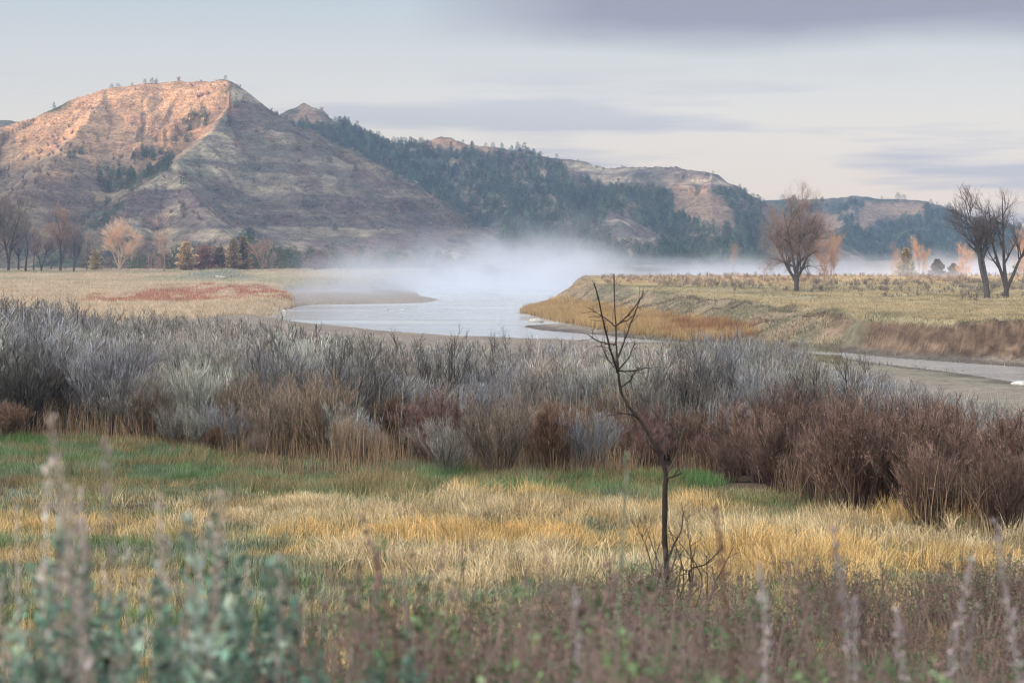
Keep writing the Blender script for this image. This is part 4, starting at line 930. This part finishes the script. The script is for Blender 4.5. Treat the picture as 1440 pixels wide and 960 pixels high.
# ------------------------------------------------------------------ near shrubs, out of focus at the bottom
def near_sage(seed, H, n, leafc, name_leaf=True, plume=8, plume_h=1.2):
    """big sagebrush: woody stems, upright wands packed with small leaves, tall pale seed stalks"""
    r = np.random.default_rng(seed)
    root = empty('silver_sagebrush', (0, 0, 0), 'x', 'sagebrush')
    g = Geo(); K = 6
    az = r.uniform(0, 6.28, n); el = r.uniform(.03, .42, n); d = np.stack([np.cos(az) * np.sin(el), np.sin(az) * np.sin(el), np.cos(el)], -1)
    Q = np.empty((n, K, 3)); Q[:, 0] = np.stack([np.cos(az), np.sin(az), 0 * az], -1) * r.uniform(.01, .1, (n, 1)); Ls = H * r.uniform(.5, 1.0, n)
    for k in range(1, K): d = norm(d + .09 * r.normal(size=d.shape) + [0, 0, .08]); Q[:, k] = Q[:, k - 1] + d * (Ls / (K - 1))[:, None]
    s = np.linspace(0, 1, K)[None]; Rm = .006 * (1 - .7 * s) * r.uniform(.7, 1.3, (n, 1))
    tubes(g, Q, Rm, 5, C3(.22, .18, .15))
    Q1, R1 = grow(Q, Rm, 7, .3, 1, .35, .26 * H, 4, .22, .08, r, .003, .0015); tubes(g, Q1, R1, 4, C3(.26, .24, .19))
    g.build('stems', M_twig, root)
    g = Geo(); m = 46
    Qa = np.concatenate([Q1]); i = np.repeat(np.arange(len(Qa)), m); t = r.uniform(.1, 1.02, len(i)) * 3; j = np.clip(t.astype(int), 0, 2); f = (t - j)[:, None]
    pos = Qa[i, j] * (1 - f) + Qa[i, j + 1] * f; ax = norm(Qa[i, j + 1] - Qa[i, j])
    dd = ax * r.uniform(.5, 1.2, (len(i), 1)) + norm(r.normal(size=(len(i), 3))) * .8
    L = r.uniform(.012, .028, len(i)); leaves(g, pos, dd, L, L * .22, cvar(leafc, len(i), r, .4, .08), r)
    g.build('leaves', M_leaf, root)
    if plume: seed_stalks(root, r, plume, H * plume_h)
    return root
def seed_stalks(root, r, n, H, c=C3(.54, .47, .43)):
    g = Geo(); K = 6; az = r.uniform(0, 6.28, n); el = r.uniform(.02, .22, n)
    d = np.stack([np.cos(az) * np.sin(el), np.sin(az) * np.sin(el), np.cos(el)], -1); Q = np.empty((n, K, 3)); Q[:, 0] = r.normal(0, .06, (n, 3)) * [1, 1, 0]
    Ls = H * r.uniform(.75, 1.05, n)
    for k in range(1, K): d = norm(d + .05 * r.normal(size=d.shape) + [0, 0, .05]); Q[:, k] = Q[:, k - 1] + d * (Ls / (K - 1))[:, None]
    s = np.linspace(0, 1, K)[None]; Rm = .0028 * (1 - .6 * s) * np.ones((n, 1)); tubes(g, Q, Rm, 4, c * .9)
    m = 85; i = np.repeat(np.arange(n), m); t = r.uniform(.5, 1.0, len(i)); w = (1.12 - t) ; tk = t * (K - 1); j = np.clip(tk.astype(int), 0, K - 2); f = (tk - j)[:, None]
    pos = Q[i, j] * (1 - f) + Q[i, j + 1] * f; ax = norm(Q[i, j + 1] - Q[i, j]); q = norm(r.normal(size=(len(i), 3)))
    pos = pos + q * (.035 * w * r.random(len(i)))[:, None]
    L = r.uniform(.008, .018, len(i)); leaves(g, pos, ax + .6 * q, L, L * .25, cvar(c, len(i), r, .2), r)
    g.build('seed_stalks', M_twig, root)
def near_snow(seed, H, n, leafg, leafb, lh=.0016, lab='snowberry_shrub'):
    """thin brown stems with small leaves, greenest at the tips"""
    r = np.random.default_rng(seed); root = empty(lab, (0, 0, 0), 'x', 'shrub'); g = Geo(); K = 6
    az = r.uniform(0, 6.28, n); el = r.uniform(.03, .4, n); d = np.stack([np.cos(az) * np.sin(el), np.sin(az) * np.sin(el), np.cos(el)], -1)
    Q = np.empty((n, K, 3)); Q[:, 0] = np.stack([np.cos(az), np.sin(az), 0 * az], -1) * r.uniform(.02, .22, (n, 1)); Ls = H * r.uniform(.55, 1.0, n)
    for k in range(1, K): d = norm(d + .08 * r.normal(size=d.shape) + [0, 0, .08]); Q[:, k] = Q[:, k - 1] + d * (Ls / (K - 1))[:, None]
    s = np.linspace(0, 1, K)[None]; Rm = .0038 * (1 - .65 * s) * r.uniform(.7, 1.3, (n, 1)); tubes(g, Q, Rm * 1.2, 4, C3(.30, .225, .195))
    Q1, R1 = grow(Q, Rm, 5, .3, 1, .5, .2 * H, 3, .15, .1, r, .0022, .0012); tubes(g, Q1, R1 * 1.3, 3, C3(.31, .24, .22)); g.build('stems', M_twig, root)
    g = Geo(); m = 6; i = np.repeat(np.arange(len(Q1)), m); t = r.uniform(.1, 1.0, (len(i), 1)); pos = Q1[i, 0] * (1 - t) + Q1[i, -1] * t
    L = r.uniform(.009, .019, len(i)); gsel = (r.random(len(i)) < .13)[:, None]
    leaves(g, pos, r.normal(size=(len(i), 3)) + [0, 0, .3], L, L * .33, np.where(gsel, cvar(leafg, len(i), r), cvar(leafb, len(i), r)), r)
    # green tufts at the stem ends
    i = np.repeat(np.arange(0, n, 2), 14); pos = Q[i, -1] + r.normal(0, .012, (len(i), 3)); L = r.uniform(.010, .019, len(i))
    leaves(g, pos, r.normal(size=(len(i), 3)) + [0, 0, .8], L, L * .36, cvar(leafg, len(i), r, .2), r)
    g.build('leaves', M_leaf, root); return root
r = np.random.default_rng(123)
TEAL = C3(.24, .39, .30); TEAL2 = C3(.36, .46, .38)
sg = [near_sage(401, 1.05, 30, TEAL, plume=5), near_sage(402, .95, 28, TEAL2, plume=4), near_sage(403, 1.0, 30, C3(.20, .31, .25), plume=6)]
GL = C3(.13, .21, .10); BL = C3(.21, .14, .115)
sn = [near_snow(411, 1.0, 46, GL, BL), near_snow(412, .95, 42, C3(.20, .28, .14), BL), near_snow(413, 1.0, 48, GL, C3(.25, .17, .15))]
fst = {}
def put_near(proto, px, Y, topy, Hn, label, group, r):
    x = (px - 720) / FPX * Y; z = float(ground_z(np.array([x]), np.array([Y]))[0]); top = P(px, topy, Y)[2]
    s = max(.35, (top - z) / Hn); rz = r.uniform(0, 6.28)
    if proto.name not in fst:
        fst[proto.name] = 1; proto.location = (x, Y, z - .02); proto.rotation_euler = (0, 0, rz); proto.scale = (s,) * 3; o = proto
    else: o = copy_tree(proto, (x, Y, z - .02), rz, s)
    tag(o, label, None, group); return o
NS = [(-10, 3.5, 775), (70, 3.3, 765), (150, 3.7, 790), (225, 3.6, 745), (290, 3.9, 800), (350, 4.1, 820), (20, 4.2, 800), (110, 4.5, 830), (395, 4.6, 840), (255, 4.6, 830), (-60, 3.9, 790), (180, 4.4, 800)]
labs = ['at the left picture edge', 'in the lower left corner', 'in the lower left', 'with the tallest leafy wand of the lower left', 'near the bottom left', 'rightmost of the near sagebrush']
for k, (px, Y, ty) in enumerate(NS):
    put_near(sg[k % 3], px, Y, ty + 48, [1.05, .95, 1.0][k % 3], 'blue green leafy sagebrush with pale seed stalks in the near lower left', 'near leafy sagebrush', r)
# brown stemmed shrubs with green tips, right of them
q = []
for k in range(44):
    px = r.uniform(430, 1520); Y = r.uniform(3.6, 8.5)
    ty = np.interp(px, [430, 560, 800, 1000, 1100, 1300, 1500], [860, 790, 775, 790, 830, 880, 880]) + r.uniform(-20, 70) + (Y - 4) * 4
    put_near(sn[k % 3], px, Y, ty, 1.0, 'thin brown stemmed snowberry with small green leaf tips along the near bottom', 'near brown stemmed shrubs', r)
mid = [near_snow(421, .7, 46, C3(.19, .22, .13), C3(.16, .095, .08), lab='low_snowberry'), near_snow(422, .7, 44, C3(.16, .20, .13), C3(.20, .11, .08), lab='low_snowberry')]
for k in range(95):
    px = r.uniform(560, 1530); Y = r.uniform(9.0, 15.5)
    if Y > np.interp(px, [560, 800, 1000, 1150, 1530], [11, 13.5, 14.5, 15.5, 15.5]): continue
    x = (px - 720) / FPX * Y; z = float(ground_z(np.array([x]), np.array([Y]))[0]); s = r.uniform(.7, 1.05); rz = r.uniform(0, 6.28); p = mid[k % 2]
    if p.name not in fst: fst[p.name] = 1; p.location = (x, Y, z - .02); p.rotation_euler = (0, 0, rz); p.scale = (s,) * 3; o = p
    else: o = copy_tree(p, (x, Y, z - .02), rz, s)
    tag(o, 'low snowberry with mixed green and rust leaves in the patch around the sapling foot', 'shrub', 'low snowberries of the near patch')
# tall single wands
def wand(px, Y, topy, seed, label, wide=.03, c=C3(.36, .31, .31)):
    r = np.random.default_rng(seed); x = (px - 720) / FPX * Y; z = float(ground_z(np.array([x]), np.array([Y]))[0]); H = P(px, topy, Y)[2] - z
    root = empty('dry_weed_stalk', (x, Y, z), label, 'weed stalk', 'tall dry weed stalks in the near edge'); g = Geo(); K = 8; s = np.linspace(0, 1, K)
    r.normal(); ln = r.normal(0, .07); Q = np.stack([np.cumsum(r.normal(0, .012, K)) + ln * (s - 1) * H, np.cumsum(r.normal(0, .012, K)), s * H], -1)[None]; tubes(g, Q, (.0035 * (1 - .6 * s))[None], 5, c * .8); g.build('stem', M_twig, root)
    g = Geo(); n = 330; t = .42 + .58 * (np.round(r.random(n) * 14) / 14 + r.normal(0, .03, n)).clip(0, 1); tk = t * (K - 1); j = np.clip(tk.astype(int), 0, K - 2); f = (tk - j)[:, None]; pos = Q[0, j] * (1 - f) + Q[0, j + 1] * f
    qd = norm(r.normal(size=(n, 3))); pos += qd * (wide * np.clip(1.2 - t, .15, .6) * r.random(n) * 1.9)[:, None]; L = r.uniform(.008, .016, n)
    leaves(g, pos, qd + [0, 0, 1.2], L, L * .28, cvar(c, n, r, .2), r); g.build('seed_head', M_twig, root)
for k, (px, Y, ty, lab) in enumerate([(100, 3.4, 588, 'tallest pale weed stalk, rising over the leafy sagebrush'), (298, 3.7, 690, 'weed stalk with a drooping brown head right of the leafy sagebrush'), (146, 3.6, 700, 'weed stalk just right of the tallest pale one'),
        (82, 3.5, 690, 'weed stalk just left of the tallest pale one'), (210, 3.9, 705, 'weed stalk above the tallest leafy wand'), (1182, 4.2, 745, 'thick lilac weed stalk, the leaning one among the brown shrubs'), (1208, 4.0, 850, 'short lilac weed stalk beside the leaning one'),
        (1320, 4.4, 785, 'upright lilac weed stalk between the leaning one and the right edge'), (1424, 4.1, 745, 'tall lilac weed stalk at the right picture edge'), (1388, 4.4, 860, 'short weed stalk near the right picture edge'), (1272, 4.5, 860, 'low weed stalk left of the upright lilac one'),
        (1062, 4.0, 800, 'weed stalk right of the sapling foot'), (1021, 4.3, 715, 'slim rust brown weed stalk right of the sapling'), (870, 5.5, 640, 'slim pale green weed stalk left of the sapling trunk'), (820, 4.2, 820, 'grey weed stalk left of the sapling foot'), (570, 4.4, 780, 'dark weed stalk at the left end of the brown shrubs')]):
    wand(px, Y, ty, 500 + k, lab, .017 if px > 1100 else .015, C3(.22, .14, .11) if px in (1021, 570) else (C3(.30, .33, .24) if px == 870 else (C3(.50, .43, .37) if px < 400 else C3(.47, .42, .42))))
print('near', time.time() - T0)

# ------------------------------------------------------------------ small things at the water
def rock(px, py, s, label, seed, z=0, name='pale_lump', c=C3(.62, .6, .56), group=None):
    r = np.random.default_rng(seed); x, y = onz(px, py, z); z = max(0, float(ground_z(np.array([x]), np.array([y]))[0]))
    n, m = 9, 14; th = np.linspace(0, math.pi, n)[:, None]; ph = np.linspace(0, 2 * math.pi, m, endpoint=False)[None]
    V = np.stack([np.sin(th) * np.cos(ph) * s[0], np.sin(th) * np.sin(ph) * s[1], np.cos(th) * s[2] + 0 * ph], -1).reshape(-1, 3)
    V = V * (1 + .28 * (fbm(V[:, 0] * 2 / s[0] + 9, V[:, 1] * 2 / s[1] + V[:, 2] * 3 / s[2], 2, seed)[:, None] - .5)) + [0, 0, s[2] * .5]
    i = np.arange(n - 1)[:, None] * m; j = np.arange(m)[None]; F = np.stack([i + j, i + (j + 1) % m, i + m + (j + 1) % m, i + m + j], -1).reshape(-1, 4)
    o = mesh_obj(name, V, F, M_bark, np.tile(c, (len(V), 1)), smooth=True); o.location = (x, y, z - .02); tag(o, label, 'rock', group)
rock(754, 453.5, (1.0, .5, .42), 'pale lump in the shallow water below the reed point', 1)  # unclear pale thing, drawn with the rock shape
rock(389, 436.5, (.45, .3, .22), 'small white speck at the mud edge of the red grass point, left one', 2)  # white specks at the waterline, drawn with the rock shape
rock(399, 438, (.35, .3, .2), 'small white speck at the mud edge of the red grass point, right one', 3)
rock(1436, 546, (.75, .4, .22), 'white stone on the sand at the right picture edge', 4)
for k, px in enumerate([545, 566, 590]): rock(px, 436 + (k % 2), (.26, .22, .14), 'small white bird drawn as a lump in the row out in the shallow river', 10 + k, group='white birds in the shallow river')  # far white birds, drawn with the rock shape
def log(p0, p1, r0, label, name='driftwood_log', c=C3(.55, .52, .48)):
    g = Geo(); r = np.random.default_rng(int(r0 * 1e4)); L = smooth_line([p0, (np.array(p0) + p1) / 2 + r.normal(0, .15, 3), p1], 9); tubes(g, L[None], np.linspace(r0, r0 * .45, 9)[None], 7, c)
    L2 = smooth_line([L[5], L[5] + (L[8] - L[3]) * .3 + [0, 0, r0 * 6]], 5); tubes(g, L2[None], np.linspace(r0 * .5, r0 * .2, 5)[None], 6, c)
    o = g.build(name, M_bark, smooth=True); tag(o, label, 'log')
bx = base(303, 462); log((bx[0], bx[1], bx[2] + .3), (bx[0] + 2.6, bx[1] - 1, bx[2] + .15), .22, 'white driftwood log on the low grey mound in the left field')
bx = base(1039, 545); log((bx[0], bx[1], 1.0), (bx[0] - 2.4, bx[1], 9.3 - 2.2), .20, 'pale leaning dead trunk in the mist left of the round cottonwood')
bx = base(1437, 405); log((bx[0] + .4, bx[1], 3.4), (bx[0] - 2.2, bx[1], 9.0), .16, 'pale leaning dead pole at the right picture edge')

# ------------------------------------------------------------------ air
def box(name, lo, hi, mat):
    V = np.array([(x, y, z) for x in (lo[0], hi[0]) for y in (lo[1], hi[1]) for z in (lo[2], hi[2])], float)
    F = np.array([[0, 1, 3, 2], [4, 6, 7, 5], [0, 4, 5, 1], [2, 3, 7, 6], [0, 2, 6, 4], [1, 5, 7, 3]])
    return mesh_obj(name, V, F, mat)
HAZE_D = .00021
m, N, L = new_mat('haze_air'); out = N.new('ShaderNodeOutputMaterial'); pv = N.new('ShaderNodeVolumePrincipled')
pv.inputs['Color'].default_value = (.42, .64, 1.0, 1); pv.inputs['Density'].default_value = HAZE_D; pv.inputs['Anisotropy'].default_value = .0
L.new(pv.outputs[0], out.inputs['Volume'])
tag(box('haze', (-1700, -1200, -2.6), (1550, 1720, 150), m), 'thin blue morning haze over the valley', 'haze', kind='stuff')
def mist():
    m, N, L = new_mat('river_mist'); out = N.new('ShaderNodeOutputMaterial'); pv = N.new('ShaderNodeVolumePrincipled')
    pv.inputs['Color'].default_value = (.80, .86, .96, 1); pv.inputs['Anisotropy'].default_value = .0
    geo = N.new('ShaderNodeNewGeometry'); sep = N.new('ShaderNodeSeparateXYZ'); L.new(geo.outputs['Position'], sep.inputs[0])
    def mth(op, a, b=None, clamp=False):
        n = N.new('ShaderNodeMath'); n.operation = op; n.use_clamp = clamp
        for k, v in enumerate((a, b)):
            if v is None: continue
            if isinstance(v, (int, float)): n.inputs[k].default_value = v
            else: L.new(v, n.inputs[k])
        return n.outputs[0]
    def mr(v, a, b, c, d, smooth=True):
        n = N.new('ShaderNodeMapRange'); n.interpolation_type = 'SMOOTHSTEP' if smooth else 'LINEAR'
        n.inputs[1].default_value = a; n.inputs[2].default_value = b; n.inputs[3].default_value = c; n.inputs[4].default_value = d; L.new(v, n.inputs[0]); return n.outputs[0]
    X, Yc, Z = sep.outputs
    mp = N.new('ShaderNodeMapping'); mp.inputs['Scale'].default_value = (1, .7, 1.5); L.new(geo.outputs['Position'], mp.inputs[0])
    n1 = N.new('ShaderNodeTexNoise'); n1.inputs['Scale'].default_value = .06; n1.inputs['Detail'].default_value = 5; n1.inputs['Roughness'].default_value = .6; L.new(mp.outputs[0], n1.inputs['Vector'])
    n2 = N.new('ShaderNodeTexNoise'); n2.inputs['Scale'].default_value = .02; n2.inputs['Detail'].default_value = 1; L.new(mp.outputs[0], n2.inputs['Vector'])
    # height of the mist's top: a high puff over the bend, lower towards both ends
    b1 = mth('MULTIPLY', mr(X, -12, 12, 0, 1), mr(X, 15, 34, 1, 0)); b2 = mth('MULTIPLY', mr(X, -55, -25, 0, 1), mr(X, 0, 40, 1, 0))
    top = mth('ADD', 9.0, mth('MULTIPLY', b1, 5.0)); top = mth('ADD', top, mth('MULTIPLY', b2, 5.0))
    top = mth('MULTIPLY', top, mr(n1.outputs['Fac'], .3, .7, .4, 1.5, False))
    h = mth('POWER', mth('SUBTRACT', 1.0, mth('DIVIDE', mth('MAXIMUM', Z, 0.0), top), True), 1.7)
    front = mr(Yc, 345, 440, 0, 1); back = mr(Yc, 600, 650, 1, 0); left = mr(X, -62, -28, 0, 1)
    d = mth('MULTIPLY', h, mth('MULTIPLY', front, mth('MULTIPLY', back, left)))
    d = mth('MULTIPLY', d, mr(n2.outputs['Fac'], .35, .6, .5, 1.3))
    d = mth('MULTIPLY', d, mr(n1.outputs['Fac'], .40, .60, .12, 1.5))
    d = mth('MULTIPLY', d, mr(X, 25, 75, 1.0, 2.1))
    d = mth('MULTIPLY', d, .021); L.new(d, pv.inputs['Density']); L.new(pv.outputs[0], out.inputs['Volume'])
    m.cycles.volume_step_rate = 1.0
    o = box('river_mist', (-75, 345, -.5), (330, 655, 26), m)
    tag(o, 'white mist lying over the river bend and behind the high bank', 'mist', kind='stuff')
mist()
scene.cycles.volume_bounces = 2; scene.cycles.volume_step_rate = 1.0; scene.cycles.volume_max_steps = 256
scene.cycles.max_bounces = 6; scene.cycles.transparent_max_bounces = 16

# ------------------------------------------------------------------ sky, sun, camera
w = bpy.data.worlds.new('World'); scene.world = w; w.use_nodes = True
N = w.node_tree.nodes; L = w.node_tree.links; N.clear()
out = N.new('ShaderNodeOutputWorld'); bg = N.new('ShaderNodeBackground'); sky = N.new('ShaderNodeTexSky'); sky.sky_type = 'NISHITA'; sky.sun_disc = False
az = math.atan2(SUN_AZ[0], SUN_AZ[1])
sky.sun_elevation = R(SUN_EL); sky.sun_rotation = az; sky.air_density = 1.0; sky.dust_density = 1.0; sky.ozone_density = 1.2
bg.inputs['Strength'].default_value = .15
tc = N.new('ShaderNodeTexCoord'); sp = N.new('ShaderNodeSeparateXYZ'); L.new(tc.outputs['Generated'], sp.inputs[0])
def ramp(v, stops):
    n = N.new('ShaderNodeValToRGB'); L.new(v, n.inputs[0]); e = n.color_ramp.elements
    while len(e) < len(stops): e.new(.5)
    for k, (p, c) in enumerate(stops): e[k].position = p; e[k].color = (*c, 1) if not np.isscalar(c) else (c, c, c, 1)
    return n.outputs[0]
def wm(blend, a, b, f):
    n = N.new('ShaderNodeMix'); n.data_type = 'RGBA'; n.blend_type = blend
    if isinstance(f, float): n.inputs[0].default_value = f
    else: L.new(f, n.inputs[0])
    for k, v in ((6, a), (7, b)):
        if isinstance(v, tuple): n.inputs[k].default_value = (*v, 1)
        else: L.new(v, n.inputs[k])
    return n.outputs[2]
K_ = 4.4
veil = ramp(sp.outputs[2], [(0.0, (.92, .78, .67)), (.03, (1.08, .90, .73)), (.07, (1.0, .90, .77)), (.13, (.64, .71, .76)), (.35, (1.0, 1.06, 1.14)), (1, (1.55, 1.65, 1.8))])
veil = wm('MULTIPLY', veil, (K_, K_, K_), 1.0)
c0 = wm('MIX', sky.outputs[0], veil, .9)
# cloud bands: long flat streaks by direction
mp = N.new('ShaderNodeMapping'); mp.inputs['Scale'].default_value = (3.2, 3.2, 38); mp.inputs['Location'].default_value = (1.3, .4, .2); L.new(tc.outputs['Generated'], mp.inputs[0])
ns = N.new('ShaderNodeTexNoise'); ns.inputs['Scale'].default_value = 1.6; ns.inputs['Detail'].default_value = 5; ns.inputs['Roughness'].default_value = .5; L.new(mp.outputs[0], ns.inputs['Vector'])
band = ramp(ns.outputs['Fac'], [(.46, 0.0), (.58, 1.0)])
low = ramp(sp.outputs[2], [(0.0, .75), (.055, .7), (.085, .4), (.10, .0)])
f1 = wm('MULTIPLY', band, low, 1.0)
c1 = wm('MIX', c0, (.47 * K_, .48 * K_, .56 * K_), f1)
# the grey violet bank high on the right
mp2 = N.new('ShaderNodeMapping'); mp2.inputs['Scale'].default_value = (5, 5, 16); L.new(tc.outputs['Generated'], mp2.inputs[0])
n2 = N.new('ShaderNodeTexNoise'); n2.inputs['Scale'].default_value = 1.2; n2.inputs['Detail'].default_value = 6; L.new(mp2.outputs[0], n2.inputs['Vector'])
def wmath(op, a, b):
    n = N.new('ShaderNodeMath'); n.operation = op
    for k, v in enumerate((a, b)):
        if isinstance(v, (int, float)): n.inputs[k].default_value = v
        else: L.new(v, n.inputs[k])
    return n.outputs[0]
hgt = wmath('ADD', sp.outputs[2], wmath('MULTIPLY', wmath('SUBTRACT', n2.outputs['Fac'], .5), .03))
hgt = wmath('ADD', hgt, wmath('MULTIPLY', sp.outputs[0], .03))
bank = ramp(hgt, [(.106, 0.0), (.124, 1.0), (.20, 1.0), (.30, 0.2)])
xr = ramp(wmath('ADD', sp.outputs[0], wmath('MULTIPLY', n2.outputs['Fac'], .05)), [(.0, 0.0), (.09, 1.0)])
xr2 = wmath('ADD', sp.outputs[0], .05)
f2 = wm('MULTIPLY', bank, ramp(wmath('ADD', xr2, wmath('MULTIPLY', n2.outputs['Fac'], .05)), [(.02, 0.0), (.12, 1.0)]), 1.0)
c2 = wm('MIX', c1, (.37 * K_, .35 * K_, .42 * K_), f2)
# dawn glow around the sun, behind the viewer's left shoulder
dt = N.new('ShaderNodeVectorMath'); dt.operation = 'DOT_PRODUCT'; L.new(tc.outputs['Generated'], dt.inputs[0]); dt.inputs[1].default_value = (SUN_AZ[0] * .87, SUN_AZ[1] * .87, .5)
gl = wmath('POWER', wmath('MAXIMUM', dt.outputs['Value'], 0.0), 3.0)
gm = N.new('ShaderNodeVectorMath'); gm.operation = 'SCALE'; gm.inputs[0].default_value = (3.4 * K_, 3.0 * K_, 2.6 * K_); L.new(gl, gm.inputs['Scale'])
c2 = wm('ADD', c2, gm.outputs[0], 1.0)
L.new(c2, bg.inputs['Color']); L.new(bg.outputs[0], out.inputs[0])
sd = bpy.data.lights.new('sun', 'SUN'); sd.energy = 5.0; sd.angle = R(.5); sd.color = (1.0, .57, .33)
so = bpy.data.objects.new('sun', sd); col.objects.link(so)
sv = Vector((SUN_AZ[0] * math.cos(R(SUN_EL)), SUN_AZ[1] * math.cos(R(SUN_EL)), math.sin(R(SUN_EL))))
so.rotation_euler = sv.to_track_quat('Z', 'Y').to_euler(); so.location = (0, 0, 300)
cd = bpy.data.cameras.new('camera'); co = bpy.data.objects.new('camera', cd); col.objects.link(co)
co.location = (0, 0, CZ); co.rotation_euler = (R(90), 0, 0)
cd.sensor_width = 36; cd.lens = 36 * FPX / 1440; cd.shift_y = -(480 - HY) / 1440.0
cd.clip_start = .1; cd.clip_end = 30000
cd.dof.use_dof = True; cd.dof.focus_distance = 42; cd.dof.aperture_fstop = 4.2
scene.camera = co
scene.view_settings.view_transform = 'Standard'; scene.view_settings.look = 'None'; scene.view_settings.exposure = 0.45; scene.view_settings.gamma = 1
scene.cycles.use_denoising = True; scene.cycles.denoiser = 'OPENIMAGEDENOISE'; scene.cycles.use_adaptive_sampling = False; scene.cycles.filter_width = 1.0
print('done', time.time() - T0)
